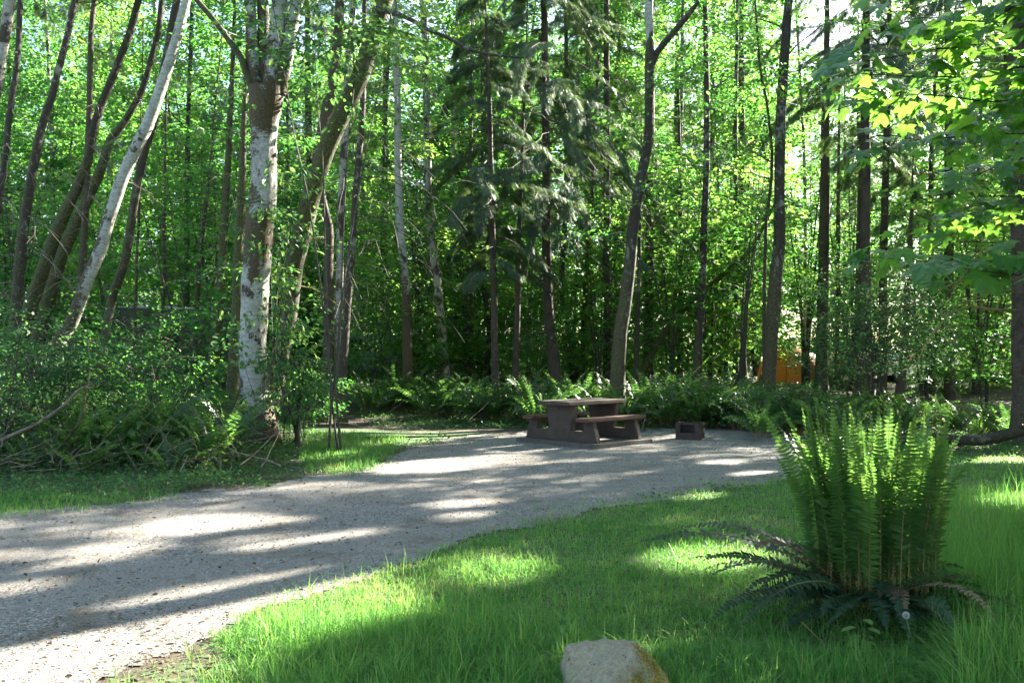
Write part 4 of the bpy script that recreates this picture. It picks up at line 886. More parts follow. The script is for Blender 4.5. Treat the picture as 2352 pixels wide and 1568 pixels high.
# trees outside the frame to the right whose crowns shade the clearing
for k, (x, y, H, z0, L) in enumerate(((8.5, 6.5, 14, 3.2, 3.4), (12.5, 12.0, 17, 3.5, 3.8), (13.5, 6.0, 17, 4, 3.8), (17, 17, 19, 4, 4.0), (18.5, 10.5, 19, 4, 4.0), (9.5, 1.5, 12, 3, 3.4), (22, 21.5, 20, 5, 4.0), (15.5, 22.5, 19, 4, 3.8), (23, 14.5, 20, 5, 4), (20, 27.5, 20, 5, 4), (6.5, -.5, 10, 3, 3.0), (13.5, 1.0, 15, 4, 3.6), (28, 20, 21, 5, 4), (26, 27, 21, 5, 4), (-7, -3, 14, 4, 3.5), (3, -6, 15, 4, 3.5))):
    px_ = CX + F * x / max(y, .5); r = np.random.default_rng(800 + k)
    t = np.linspace(0, 1, 24)[:, None]; q = np.array([x, y, -.1]) + np.array([r.uniform(-1, 1), r.uniform(-1, 1), H]) * t; rad = .2 * (1 - .9 * t[:, 0]) + .01
    c = np.hstack([q, rad[:, None], np.full((24, 1), .25)]); base = q[0].copy()
    e = tag(empty('maple_tree', base), 'broad leafy maple standing outside the view to the right, shading the clearing', 'tree', 'maples shading the clearing from beyond the right of the view')
    mb = MB(); tube(mb, q - base, rad, 8, a=.3, rng=r, rough=.05); mb.build('trunk', M['mossy'], e, smooth=True)
    decid(z0, H, L, 46, 80, .20, srad=.85, up=.35, droop=.2, tmpl=(STAR, STAR_T), spl=6, limbmat='mossy', lr=.05)(e, c, base, r)

# understory thickets further back: a few kinds, copied
rng = np.random.default_rng(91)
UP = []
for k, (H, Rr, nsp, per, size, z0) in enumerate(((7, 2.7, 120, 44, .15, .8), (10, 3.0, 170, 44, .17, 1.2), (5, 2.4, 90, 44, .14, .5), (3, 2.0, 60, 44, .13, .25), (12, 3.0, 190, 44, .18, 1.5))):
    e = understory('x', CX, 30, H, Rr, 5, nsp, per, size, 'leaf', 900 + k, z0, 'vine_maple', 'small tree', (DIA, DIA_T), srad=.6, carve=False); UP.append(e)
used_ = set()
for row, (d0, n) in enumerate(((31, 12), (36, 13), (42, 14), (49, 14), (57, 16), (66, 18))):
    for k in range(n):
        d = d0 + rng.uniform(-2.5, 2.5); px = -180 + 2740 * (k + rng.uniform(.05, .95)) / n; x = (px - CX) / F * d
        if d < 42 and (290 < px < 540 or 1690 < px < 2100): px += 0; kind = 1 if d < 37 else 4
        else: kind = int(rng.choice([0, 1, 2, 3, 4], p=[.25, .22, .2, .13, .2]))
        if d < 40 and (300 < px < 530 or 1710 < px < 2080): continue
        if blocks_site(x, d) and math.hypot(x - 12, d - 37) < 14: continue
        sec = [s_ for s_ in SECT if s_[0] <= px < s_[1]][0][2]; lab = ('tall', 'tall', 'waist-high', 'low', 'tall')[kind] + ' leafy thicket in the deep woods ' + sec
        loc = (x, d, float(gz(x, d))); sc = rng.uniform(.85, 1.2); rz = rng.uniform(0, 6.28)
        if kind not in used_:
            used_.add(kind); o = UP[kind]; o.location = loc; o.rotation_euler = (0, 0, rz); o.scale = (sc,) * 3; o['label'] = lab; o['group'] = lab
        else: copy_thing(UP[kind], loc, rz, sc, lab, lab)
# low growth nobody could count
def cover(name, label, n, y0, y1, x_, size, hz, seed, mat='leaf_dark', cl=14, tm=(DIA, DIA_T), rad=.35, ok=None, power=1.0, up=1.0):
    r = np.random.default_rng(seed); m = n // cl
    y = y0 + (y1 - y0) * r.uniform(0, 1, m) ** power; x = r.uniform(-x_, x_, m) * y
    g = gravel_mask(x, y); a, b = dpos(x, y); g |= inpoly(a, b, LAWN) | inpoly(a, b, STREAK) | (y < 2) | inpoly(a, b, MOUND)
    g |= wnoise(x, y, .9, seed) < (-.22 if hz > .3 else -.6)
    if ok is not None: g |= ~ok(a, b)
    x, y = x[~g], y[~g]; m = len(x); hh = hz * np.clip(.5 + .5 * wnoise(x, y, .8, seed + 2), .1, 1) * r.uniform(.5, 1.2, m)
    c = np.stack([x, y, gz(x, y) + hh * .6], -1); i = np.repeat(np.arange(m), cl); k = len(i)
    off = r.normal(0, 1, (k, 3)) * np.stack([np.full(k, rad), np.full(k, rad), .4 * hh[i]], -1) * .6
    p = c[i] + off; p[:, 2] = np.maximum(p[:, 2], gz(p[:, 0], p[:, 1]) + .02)
    mb = MB(); scatter(mb, tm[0], tm[1], p, off * (1, 1, .2) + 1e-3 + r.normal(0, .3, (k, 3)) * rad, rand_unit_up(r, k, .45), size * r.uniform(.6, 1.3, k), np.clip(r.normal(.45, .2, k) + r.normal(0, .15, m)[i], 0, 1))
    tag(mb.build(name, M[mat]), label, 'undergrowth', kind='stuff')
cover('ground_cover', 'low leafy ground cover on the shaded forest floor beside the gravel', 150000, 9.5, 24, .66, .055, .22, 21, rad=.22)
cover('undergrowth', 'waist-high tangle of leafy undergrowth between the tree trunks', 170000, 27, 62, .68, .12, 1.3, 22, rad=.5, up=1, ok=lambda a, b: (b < 930) & ~((a > 1700) & (a < 2090) & (b > 862)))
cover('undergrowth', 'leafy tangle under the leaning trunks left of the drive', 36000, 12.0, 20, .66, .07, .7, 23, rad=.3, ok=lambda a, b: (a < 560) & (b < 1105), tm=(LEAF, LEAF_T))
# distant wall of woods
r = np.random.default_rng(33); mb = MB(); m = 5600
y = r.uniform(78, 100, m); x = r.uniform(-.72, .72, m) * y; z = gz(x, y) + 32 * r.uniform(0, 1, m) ** 1.25
leaf_sprays(mb, r, np.stack([x, y, z], -1), 1.6, 34, .5, (0, 0, 0), .6, (DIA, DIA_T), carve=False)
tag(mb.build('distant_woods', M['leaf']), 'far-off green mass of woods closing the view', 'woods', kind='stuff')

# ------------------------------------------------------------------ sword ferns
def frond(mb, rng, p0, az, L, e0, e1, hw, n, val=.5, tw=0.0, bare=.12, wid=.34, mi=0, side_b=0.0):
    t = np.linspace(0, 1, n); el = e0 + (e1 - e0) * t ** 1.7
    a = az + side_b * t ** 2
    dirs = np.stack([np.cos(el) * np.cos(a), np.cos(el) * np.sin(a), np.sin(el)], -1)
    p = np.array(p0) + np.cumsum(dirs, 0) * L / n
    tube(mb, p, .0038 * L * (1.15 - t), 3, a=.5, mi=1 if mi == 0 else 2)
    sd = np.stack([-np.sin(a), np.cos(a), np.zeros(n)], -1); up = np.cross(dirs, sd)
    sd = sd * np.cos(tw) + up * np.sin(tw); up = np.cross(dirs, sd)
    prof = np.clip((t - bare) / .22, 0, 1) ** .7 * np.clip(1 - t ** 3.2, 0, 1); k = prof > .04
    sp = L / n
    for s in (-1, 1):
        m = int(k.sum()); l = hw * prof[k] * rng.uniform(.88, 1.1, m)
        d = unit(s * sd[k] + dirs[k] * rng.uniform(.12, .35, m)[:, None] + up[k] * rng.normal(.05, .16, m)[:, None])
        nn = unit(up[k] + s * sd[k] * .1 + rng.normal(0, .15, (m, 3)) + dirs[k] * .25)
        w_ = np.clip(sp * .92, .006, wid * hw)
        T_ = np.array([(0, -.5, 0), (0, .5, 0), (.55, .42, -.02), (.55, -.42, -.02), (1, .12, -.12), (1, -.12, -.12)])
        Mx = frames(d, nn); tv = np.repeat(T_[None], m, 0); tv[:, :, 0] *= l[:, None]; tv[:, :, 1] *= w_; tv[:, :, 2] *= l[:, None]
        v = np.einsum('nij,nkj->nki', Mx, tv) + p[k][:, None]; o = np.arange(m)[:, None] * 6
        q = (o[:, None] + np.array([[0, 1, 2, 3], [3, 2, 4, 5]])[None]).reshape(-1, 4)
        vv = np.repeat(np.clip(val + rng.normal(0, .05, m), 0, 1), 6)
        mb.add(v.reshape(-1, 3), quads=q, a=vv, mi=mi)
    return p
# the big fern
rng = np.random.default_rng(8)
fb = G(2012, 1392); fern = tag(empty('sword_fern', fb), 'big upright sword fern in front, taller than the rest, light green tips', 'fern')
def fr_obj(fn, mats, p0, az, L, e0, e1, hw, n, **k):
    mb = MB(); frond(mb, rng, p0, az, L, e0, e1, hw, n, **k); return mb.build(fn, mats, fern)
for k in range(118):
    az = rng.uniform(0, 2 * np.pi); rr = .34 * math.sqrt(rng.uniform(0, 1)); L = rng.uniform(.92, 1.28); sp = rng.uniform(.05, 1)
    e0 = R(90 - 0 - 4 * sp); e1 = R(90 - 6 - 60 * sp * rng.uniform(.1, 1.0) ** 1.7)
    p0 = (rr * math.cos(az) * 1.2, rr * math.sin(az) * .8, .02)
    fr_obj('frond', [M['fern'], M['rachis']], p0, az, L, e0, e1, rng.uniform(.07, .098), 50, val=rng.uniform(.4, .7), tw=rng.uniform(-.9, .9) if rng.uniform() < .6 else rng.normal(0, .3), bare=rng.uniform(.08, .22))
fr_obj('frond', [M['fern'], M['rachis']], (-.28, 0, .02), R(182), 1.33, R(78), R(56), .07, 54, val=.6, tw=1.2)
for az, L, e0, e1, v in [(q_[0], q_[1] * (1.2 if 165 < q_[0] < 200 else .85), q_[2], q_[3], q_[4]) for q_ in ((170, 1.15, 40, -30, .3), (185, 1.3, 34, -22, .3), (195, 1.0, 30, -20, .25), (178, .95, 26, -12, .3), (205, 1.1, 22, -30, .2), (212, .9, 30, -20, .2), (222, .8, 24, -35, .25), (236, .95, 20, -30, .2), (248, .85, 26, -40, .2), (262, .9, 22, -38, .2), (275, .85, 25, -35, .2), (288, .8, 20, -40, .25), (300, .9, 22, -30, .2), (318, .8, 24, -30, .2), (335, .9, 20, -30, .25), (350, .7, 30, -30, .3), (192, .75, 52, -25, .3), (255, .5, 62, -60, .35))]:
    fr_obj('old_frond', [M['fern_old'], M['rachis']], (.08 * math.cos(R(az)), .08 * math.sin(R(az)), .05), R(az), L, R(e0), R(e1), .085, 44, val=v, tw=rng.normal(0, .25), bare=.1, side_b=rng.normal(0, .3))
for k in range(38):
    az = rng.uniform(130, 400) if k < 26 else rng.uniform(158, 215); L = rng.uniform(.35, .75) if k < 26 else rng.uniform(.7, 1.25)
    fr_obj('old_frond', [M['fern_old'] if rng.uniform() < .75 else M['dry'], M['rachis']], (.25 * math.cos(R(az)) * rng.uniform(.2, 1), .2 * math.sin(R(az)) * rng.uniform(.2, 1), .03), R(az + rng.normal(0, 15)), L, R(rng.uniform(12, 50)), R(rng.uniform(-60, -10)), rng.uniform(.055, .085), 36, val=rng.uniform(.1, .5), tw=rng.normal(0, .6), bare=.12, side_b=rng.normal(0, .6))
for az, L in ((258, .35), (300, .7)):
    fr_obj('dead_frond', [M['dry'], M['rachis']], (.1 * math.cos(R(az)), .3 * math.sin(R(az)), .16), R(az), L, R(30), R(-80), .05, 30, val=.9)
# ferns in the understory
FP = []
for k in range(5):
    r = np.random.default_rng(950 + k); mb = MB(); nf = (20, 24, 16, 22, 18)[k]
    for j in range(nf):
        az = r.uniform(0, 2 * np.pi); L = r.uniform(.75, 1.15); sp = r.uniform(.1, 1)
        frond(mb, r, (.06 * math.cos(az), .06 * math.sin(az), 0), az, L, R(86 - 34 * sp), R(50 - 85 * sp), .085, 20, val=r.uniform(.05, .6), tw=r.normal(0, .5), wid=.6)
    me = mb.mesh('sword_fern', [M['fern'], M['rachis']]); FP.append(me)
def fern_at(px, d, sc, lab, grp, k):
    x = (px - CX) / F * d; r = np.random.default_rng(int(px * 7 + d * 31)); o = bpy.data.objects.new('sword_fern', FP[k % 5]); COL.objects.link(o)
    o.location = (x, d, float(gz(x, d)) - .02); o.rotation_euler = (r.uniform(-.1, .1), r.uniform(-.1, .1), r.uniform(0, 6.28)); o.scale = (sc,) * 3; tag(o, lab, 'fern', grp)
rng = np.random.default_rng(66)
BEDS = [('sword fern in the long bank behind the picnic table', 1190, 1480, 19.8, 24, 20, 1.35), ('sword fern in the shade behind the fire box', 1480, 1760, 19.5, 24.5, 20, 1.3), ('sword fern in the sunlit bed by the moss-footed trunk', 800, 1030, 22.5, 27, 15, 1.35),
        ('sword fern between speckled trunks and thin dark pole', 1030, 1200, 21.5, 26, 11, 1.2), ('sword fern in the dark bed below the tent', 1740, 2100, 16.5, 22, 20, 1.15), ('sword fern in the sunny bed behind the fallen log', 2080, 2420, 16.9, 20.5, 16, .95),
        ('sword fern in the deep thicket left of the big forked tree', 0, 545, 12.4, 17, 30, 1.15), ('sword fern at the foot of the camper bank', 250, 560, 18, 22, 8, 1.1), ('small sword fern at the left gravel verge', -60, 480, 11.3, 12.6, 5, .6), ('far sword fern in woods past the clearing', 700, 2300, 26, 34, 22, 1.1)]
for lab, a, b, d0, d1, n, sc in BEDS:
    for k in range(n): fern_at(a + (b - a) * (k + rng.uniform(.1, .9)) / n, rng.uniform(d0, d1), sc * rng.uniform(.75, 1.2), lab, lab + 's', int(rng.integers(0, 5)))

# ------------------------------------------------------------------ picnic table
import bmesh
def prism(name, poly, th, mat, parent, loc=(0, 0, 0), axis='x', bev=.006, rz=0):
    """poly in a plane, extruded by th; axis x: poly is (y, z), axis y: (x, z), axis z: (x, y)"""
    bm = bmesh.new(); vs = []
    for s in (-.5, .5):
        vs.append([bm.verts.new({'x': (s * th, a, b), 'y': (a, s * th, b), 'z': (a, b, s * th)}[axis]) for a, b in poly])
    bm.faces.new(vs[0]); bm.faces.new(vs[1][::-1]); n = len(poly)
    for i in range(n): bm.faces.new((vs[0][(i + 1) % n], vs[0][i], vs[1][i], vs[1][(i + 1) % n]))
    bmesh.ops.recalc_face_normals(bm, faces=bm.faces)
    if bev: bmesh.ops.bevel(bm, geom=bm.edges[:], offset=bev, segments=2, affect='EDGES', clamp_overlap=True)
    me = bpy.data.meshes.new(name); bm.to_mesh(me); bm.free(); me.materials.append(mat)
    o = bpy.data.objects.new(name, me); COL.objects.link(o); o.parent = parent; o.location = loc; o.rotation_euler = (0, 0, rz); return o
tb = tag(empty('picnic_table', (1.40, 16.75, float(gz(1.40, 16.75))), R(44)), 'heavy brown concrete picnic table with two benches on a slab', 'picnic table')
def rrect(x, y, r=.03, seg=1): return [(-x + r, -y), (x - r, -y), (x, -y + r), (x, y - r), (x - r, y), (-x + r, y), (-x, y - r), (-x, -y + r)]
prism('base_slab', rrect(.86, 1.04), .10, M['slab'], tb, (0, 0, .035), 'z', .008)
prof = [(-.92, 0), (.92, 0), (.80, .385), (.60, .385), (.585, .20), (.27, .20), (.375, .672), (-.375, .672), (-.27, .20), (-.585, .20), (-.60, .385), (-.80, .385)]
for s in (-1, 1): prism('end_support', prof, .13, M['concrete'], tb, (s * .62, 0, .085), 'x', .012)
prism('tabletop', rrect(.89, .40), .075, M['concrete'], tb, (0, 0, .797), 'z', .014)
for s in (-1, 1): prism('bench_seat', rrect(.89, .15, .04), .065, M['bench'], tb, (0, s * .70, .504), 'z', .014)
# fire box
fx = G(1585, 1008); fbx = tag(empty('fire_box', fx, R(-24)), 'rusty square steel fire box with an open front', 'fire pit')
mb = MB(); t_ = .012
box(mb, (0, .21, .17), (.50, t_, .34)); box(mb, (-.244, 0, .17), (t_, .408, .34)); box(mb, (.244, 0, .17), (t_, .408, .34))
box(mb, (0, -.21, .07), (.50, t_, .14)); box(mb, (-.20, -.212, .235), (.10, t_, .19)); box(mb, (.195, -.212, .235), (.11, t_, .19)); box(mb, (0, -.214, .323), (.504, t_, .028))
mb.build('fire_box_shell', M['rust'], fbx)
mb = MB(); box(mb, (0, 0, .035), (.474, .40, .05)); mb.build('ash_bed', M['soot'], fbx)
mb = MB()
for k in range(11): tube(mb, [(-.22 + .044 * k, -.19, .33), (-.22 + .044 * k, .19, .33)], .006, 5)
tube(mb, [(-.235, -.12, .341), (.235, -.12, .341)], .006, 5); tube(mb, [(-.235, .12, .341), (.235, .12, .341)], .006, 5)
mb.build('cooking_grate', M['soot'], fbx)

# ------------------------------------------------------------------ rocks
def rock(name, label, loc, sc, planes, seed, mossf, rz=0, cat='rock'):
    r = np.random.default_rng(seed); bm = bmesh.new(); bmesh.ops.create_icosphere(bm, subdivisions=6, radius=1)
    V = np.array([v.co[:] for v in bm.verts]); D = unit(V); rr = np.full(len(D), 1.15)
    for n_, d in planes:
        n_ = unit(np.array(n_, float)); c = D @ n_; rr = np.where(c > .05, np.minimum(rr, d / np.maximum(c, .05)), rr)
    for _ in range(10):
        n_ = unit(r.normal(0, 1, 3)); d = r.uniform(.86, 1.0); c = D @ n_; rr = np.where(c > .05, np.minimum(rr, d / np.maximum(c, .05)), rr)
    V = D * rr[:, None]
    nz = sum(np.sin(V @ (r.normal(0, f, 3)) + k) * a for k, (f, a) in enumerate(((4, .02), (7, .016), (12, .010), (20, .008), (34, .006), (50, .005), (70, .004))))
    V = (V + D * nz[:, None]) * np.array(sc)
    for v, c in zip(bm.verts, V): v.co = c
    me = bpy.data.meshes.new(name); bm.to_mesh(me); bm.free(); me.materials.append(M['rock'])
    for p in me.polygons: p.use_smooth = True
    a = me.attributes.new('v', 'FLOAT', 'POINT'); a.data.foreach_set('value', mossf(V / np.array(sc)).astype(np.float32))
    o = bpy.data.objects.new(name, me); COL.objects.link(o); o.location = loc; o.rotation_euler = (0, 0, rz); tag(o, label, cat); return o, V
g = G(1402, 1600)
rk, rv = rock('boulder', 'squat grey boulder with yellow moss on its right side in the near grass', (g[0] + .02, 3.98, g[2] + .05), (.31, .24, .26), [((-.38, -.5, .85), .74), ((0, .2, 1), .90), ((.75, 0, .55), .74), ((.3, -1, .5), .72), ((-1, 0, .1), .82)], 3,
     lambda v: np.clip(.36 + .5 * (v[:, 0] - .05) + .10 * np.sin(v[:, 2] * 6), 0, .8))
mb = MB(); r = np.random.default_rng(3); k = (rv[:, 0] > .03) & (rv[:, 1] < .1) & (rv[:, 2] > -.05); pv = rv[k]; pv = pv[(wnoise(pv[:, 0] * 9, pv[:, 2] * 9, 1, 4) > -.05)]; pv = np.repeat(pv, 3, 0) + r.normal(0, .006, (len(pv) * 3, 3))
scatter(mb, DIA, DIA_T, pv, r.normal(0, 1, pv.shape), r.normal(0, 1, pv.shape), r.uniform(.006, .013, len(pv)), r.uniform(.3, 1, len(pv)))
M['moss'] = leafmat('yellow_moss', [(.2, (.10, .09, .02)), (.5, (.26, .21, .045)), (.85, (.42, .34, .09))], [(.2, (.2, .18, .03)), (.5, (.35, .3, .06)), (.85, (.5, .42, .1))], .25, .8, .1)
mb.build('moss_tuft', M['moss'], rk)
g = G(905, 1545)
rock('rock', 'small pale rock half buried in the rough grass at the bottom edge', (g[0], g[1] + .05, g[2] + .015), (.085, .07, .065), [((-.3, -.5, .8), .6), ((.5, -.3, .8), .7), ((0, -1, .1), .8)], 9, lambda v: np.full(len(v), .1))
g = G(888, 1512)
rock('rock', 'smaller white rock tucked behind the pale one in the grass', (g[0] + .02, g[1] + .12, g[2] + .01), (.06, .05, .05), [((-.3, -.5, .8), .7), ((.5, -.3, .8), .7)], 10, lambda v: np.full(len(v), .1))

# ------------------------------------------------------------------ logs and fallen branches
def stick(name, label, pts, mat, sides=8, twigs=0, seed=0, a=.5, cat='fallen branch', tw=.5):
    """pts: (px, py, d, width_px)"""
    r = np.random.default_rng(seed); q = np.array([[*P(x, y, d), w / 2 / F * d] for x, y, d, w in pts]); c = catmull(q, .1); b = c[0, :3].copy()
    mb = MB(); tube(mb, c[:, :3] - b, c[:, 3], sides, a=a, rng=r, rough=.09, cap=True)
    for k in range(twigs):
        i = r.integers(1, len(c) - 1); t = np.linspace(0, 1, 6)[:, None]; v = unit(r.normal(0, 1, 3) * (1, .5, .7) + (0, 0, .3)); l = tw * r.uniform(.4, 1.2)
        qq = c[i, :3] - b + v * t * l + np.cumsum(r.normal(0, .02, (6, 3)), 0); tube(mb, qq, np.maximum(.0025, c[i, 3] * .4 * (1 - .8 * t[:, 0])), 4)
    o = mb.build(name, M[mat], smooth=True); o.location = b; tag(o, label, cat); return o
stick('fallen_log', 'curved mossy fallen log at the right, lying before the sunlit ferns', [(2060, 1014, 15.3, 14), (2110, 1006, 15.3, 18), (2151, 1003, 15.3, 21), (2190, 1010, 15.3, 24), (2240, 1011, 15.3, 25), (2290, 1003, 15.2, 26), (2352, 987, 15.0, 27), (2420, 964, 14.8, 28), (2500, 938, 14.5, 28)], 'mossy', 12, 3, 1, .35, 'log')
stick('fallen_branch', 'thick pale fallen limb among brambles at left, sloping up rightwards', [(196, 1082, 12.2, 8), (257, 1062, 12.6, 10), (320, 1040, 13, 10), (380, 1028, 13.4, 9), (453, 1009, 13.8, 7)], 'alder', 8, 5, 2, .1)
stick('fallen_branch', 'grey fallen log lying flat behind the thick pale limb', [(90, 1057, 12.6, 12), (150, 1058, 12.6, 13), (215, 1056, 12.7, 13), (275, 1050, 12.8, 11)], 'lichen', 8, 4, 3, .2)
stick('fallen_branch', 'mossy propped branch rising from the brush heap at left', [(112, 1085, 12.2, 8), (133, 1034, 12.2, 9), (160, 1000, 12.2, 8), (182, 970, 12.2, 7), (196, 910, 12.3, 5), (206, 850, 12.4, 4)], 'mossy', 7, 6, 4, .6)
stick('fallen_branch', 'long dark arching branch entering from the left edge', [(-40, 1030, 11.8, 9), (30, 998, 11.8, 9), (90, 970, 11.9, 8), (146, 930, 12, 6), (180, 895, 12.1, 4), (215, 880, 12.2, 3)], 'twig', 7, 8, 5)
stick('fallen_branch', 'thin bare branch leaning across the foot of the big forked tree', [(505, 1000, 14.6, 3), (560, 975, 14.6, 4), (610, 940, 14.7, 4), (660, 905, 14.8, 3)], 'twig', 5, 6, 6)
stick('fallen_branch', 'bowed bare twig before the foot of the big forked tree', [(478, 1005, 14.2, 3), (520, 1014, 14.2, 4), (580, 1012, 14.2, 4), (640, 998, 14.3, 2)], 'twig', 5, 4, 7)
stick('fallen_branch', 'pale short stick standing in weeds at the left verge', [(412, 1085, 11.6, 3), (424, 1062, 11.6, 4), (432, 1045, 11.6, 3)], 'alder', 5, 4, 8, .1, tw=.2)
stick('fallen_branch', 'thin curved bramble cane running right from the big fern base', [(2080, 1344, 5.1, 3), (2150, 1345, 5.1, 3), (2220, 1352, 5.0, 4), (2290, 1372, 4.9, 4), (2352, 1402, 4.8, 4)], 'twigdark', 5, 2, 9, tw=.15, cat='bramble')
stick('fallen_branch', 'reddish bare stick poking out of the grass below the big fern', [(1842, 1428, 4.9, 4), (1880, 1465, 4.7, 3), (1925, 1508, 4.5, 3)], 'rachis', 5, 0, 10)
# a stump
sp_ = P(700, 838, 22); z_ = float(gz(sp_[0], 22)); mb = MB(); r = np.random.default_rng(2)
for dx, h, rd in ((-.04, 1.62 - z_, .07), (.10, 1.45 - z_, .05)):
    tube(mb, [(dx, 0, -.1), (dx, 0, .4), (dx, 0, .9), (dx, 0, h)], [rd * 1.5, rd * 1.2, rd, rd * .9], 9, a=.2, rng=r, rough=.12, cap=True)
o = mb.build('stump', M['lichen']); o.location = (sp_[0], 22, z_); tag(o, 'splintered grey stump standing left of the reddish sunlit trunk', 'stump')
# brush: too many sticks to count
r = np.random.default_rng(17); mb = MB()
for k in range(620):
    if k < 360: d = r.uniform(11.4, 17); px = r.uniform(-60, 560)
    else: d = r.uniform(11.5, 26); px = r.uniform(-100, 2400)
    x = (px - CX) / F * d; y = d
    if gravel_mask(np.array([x]), np.array([y]))[0] or (px > 1900 and d < 15.5): continue
    l = r.uniform(.25, 1.1); a = r.uniform(0, 6.28); el = abs(r.normal(0, .45)); t = np.linspace(0, 1, 5)[:, None]
    q = np.array([x, y, float(gz(x, y)) + r.uniform(0, .35)]) + np.array([math.cos(a) * math.cos(el), math.sin(a) * math.cos(el), math.sin(el)]) * l * t + np.cumsum(r.normal(0, .02, (5, 3)), 0)
    tube(mb, q, r.uniform(.003, .010) * (1.1 - .8 * t[:, 0]), 4)
tag(mb.build('brush_debris', M['twig']), 'grey dead sticks littering the thicket beside the drive', 'brush', kind='stuff')

# ------------------------------------------------------------------ near maple boughs, from a tree just outside the right edge
rng = np.random.default_rng(44)
bx, by = 4.7, 6.0; base = np.array([bx, by, float(gz(bx, by))]); mt = tag(empty('maple_tree', base), 'near bigleaf maple reaching in from the upper right with large lobed leaves', 'tree')
t = np.linspace(0, 1, 20)[:, None]; q = np.array([0, 0, -.1]) + np.array([.4, .3, 8.]) * t; mb = MB(); tube(mb, q, .14 * (1 - .85 * t[:, 0]), 10, a=.5, rng=rng, rough=.05); mb.build('trunk', M['mossy'], mt, smooth=True)
LV = MB()
def bough(pth, n, size, spread, vb=0.0, ends=True, zb=0):
    n = int(n * 2.1); size *= 1.3
    pts = np.array([P(x, y, d) for x, y, d in pth]); st_ = base + np.array([.2, .1, max(1.0, pts[0][2] - base[2] - .8)])
    c = catmull(np.vstack([np.hstack([st_, [0]])[:3], pts]), .08); m = len(c); mb = MB(); tube(mb, c - base, np.linspace(.014, .0028, m), 5); 
    i = rng.integers(int(m * .5), m, n); i[:3] = m - 1; off = rng.normal(0, 1, (n, 3)) * spread; p = c[i] + off
    for k in range(n): tube(mb, [c[i[k]] - base, c[i[k]] * .4 + p[k] * .6 + (0, 0, .02) - base, p[k] - base], .0014, 3)
    mb.build('branch', M['twigdark'], mt)
    d = off * (1, 1, 0) + rng.normal(0, .05, (n, 3)) + np.array([-.06, -.05, 0]); d[:, 2] = -np.linalg.norm(d[:, :2], axis=1) * rng.uniform(.1, 1.0, n)
    nn = rand_unit_up(rng, n, .42) + np.array([0, -.25, 0])
    scatter(LV, MAPLE, MAPLE_T, p - base, d, nn, size * rng.uniform(.65, 1.15, n), np.clip(rng.normal(.5 + vb, .17, n), 0, 1))
bough([(2440, 190, 5.0), (2250, 178, 4.9), (2080, 175, 4.9), (1960, 168, 4.9)], 46, .15, (.10, .16, .05))
bough([(2440, 130, 5.0), (2200, 110, 4.9), (2060, 130, 5.0), (1935, 150, 5.1)], 34, .15, (.08, .14, .05))
bough([(2440, 40, 4.8), (2260, 50, 4.7), (2120, 40, 4.8), (2040, 70, 4.9)], 44, .15, (.10, .16, .07), .1)
bough([(2440, 280, 5.1), (2250, 232, 5.0), (2100, 218, 5.0), (1970, 232, 5.0)], 42, .14, (.10, .16, .05))
bough([(2440, -20, 4.7), (2300, -10, 4.6), (2200, 5, 4.6)], 26, .15, (.10, .16, .06), .1)
bough([(2440, 330, 6.2), (2220, 315, 6.1), (2080, 325, 6.1), (2000, 345, 6.1)], 34, .135, (.12, .2, .05), .05)
bough([(2460, 350, 7.0), (2350, 360, 7.0), (2250, 400, 7.0), (2160, 440, 7.0)], 50, .14, (.16, .25, .11))
bough([(2460, 430, 7.2), (2350, 450, 7.2), (2240, 490, 7.0), (2160, 500, 7.0)], 46, .14, (.15, .25, .10))
bough([(2440, 600, 5.0), (2280, 600, 4.9), (2140, 600, 4.9), (2020, 592, 4.9)], 30, .15, (.07, .14, .035), .05)
bough([(2440, 610, 5.0), (2340, 632, 4.8), (2230, 618, 4.8), (2150, 622, 4.8)], 22, .155, (.08, .12, .04))
bough([(2440, 250, 5.6), (2330, 260, 5.6), (2240, 290, 5.6)], 30, .14, (.12, .2, .09))
LV.build('crown', M['maple'], mt)

# ------------------------------------------------------------------ small plants
def sprig(label, px, py, h, n, size, mat='leaf', lean=.2, seed=0, tm=(LEAF, LEAF_T), name='seedling', cat='seedling'):
    r = np.random.default_rng(seed); g = G(px, py); e = tag(empty(name, g), label, cat); mb = MB(); t = np.linspace(0, 1, 7)[:, None]; v = np.array([r.normal(0, lean), r.normal(0, lean), 1]); q = v * t * h + np.cumsum(r.normal(0, .01, (7, 3)), 0)
    tube(mb, q, .0032 * (1.2 - t[:, 0]), 4); mb.build('stem', M['stemgreen'], e)
    i = r.integers(3, 7, n); d = r.normal(0, 1, (n, 3)) * (1, 1, .3); p = q[i] + d * .02; mb = MB(); scatter(mb, tm[0], tm[1], p, d, rand_unit_up(r, n, .4), size * r.uniform(.6, 1.2, n), r.uniform(.4, .8, n)); mb.build('leaves', M[mat], e)
sprig('three-leaved green seedling low at the right below the bramble cane', 2285, 1520, .22, 9, .085, seed=1)
sprig('bright seedling cut off by the bottom right corner', 2335, 1610, .18, 9, .10, seed=2)
sprig('small green lobed seedling in front of the boulder', 1432, 1640, .17, 5, .075, seed=3, tm=(MAPLE, MAPLE_T))
sprig('pale bluish weed right of the boulder', 1560, 1590, .20, 12, .035, 'leaf_dark', seed=4, tm=(STAR, STAR_T), name='weed', cat='weed')
sprig('upright green weed under the middle of the big fern', 1990, 1530, .26, 9, .07, seed=5, name='weed', cat='weed')
sprig('leafy weed left of the boulder in the grass', 1285, 1570, .2, 10, .05, 'leaf_dark', seed=6, tm=(STAR, STAR_T), name='weed', cat='weed')
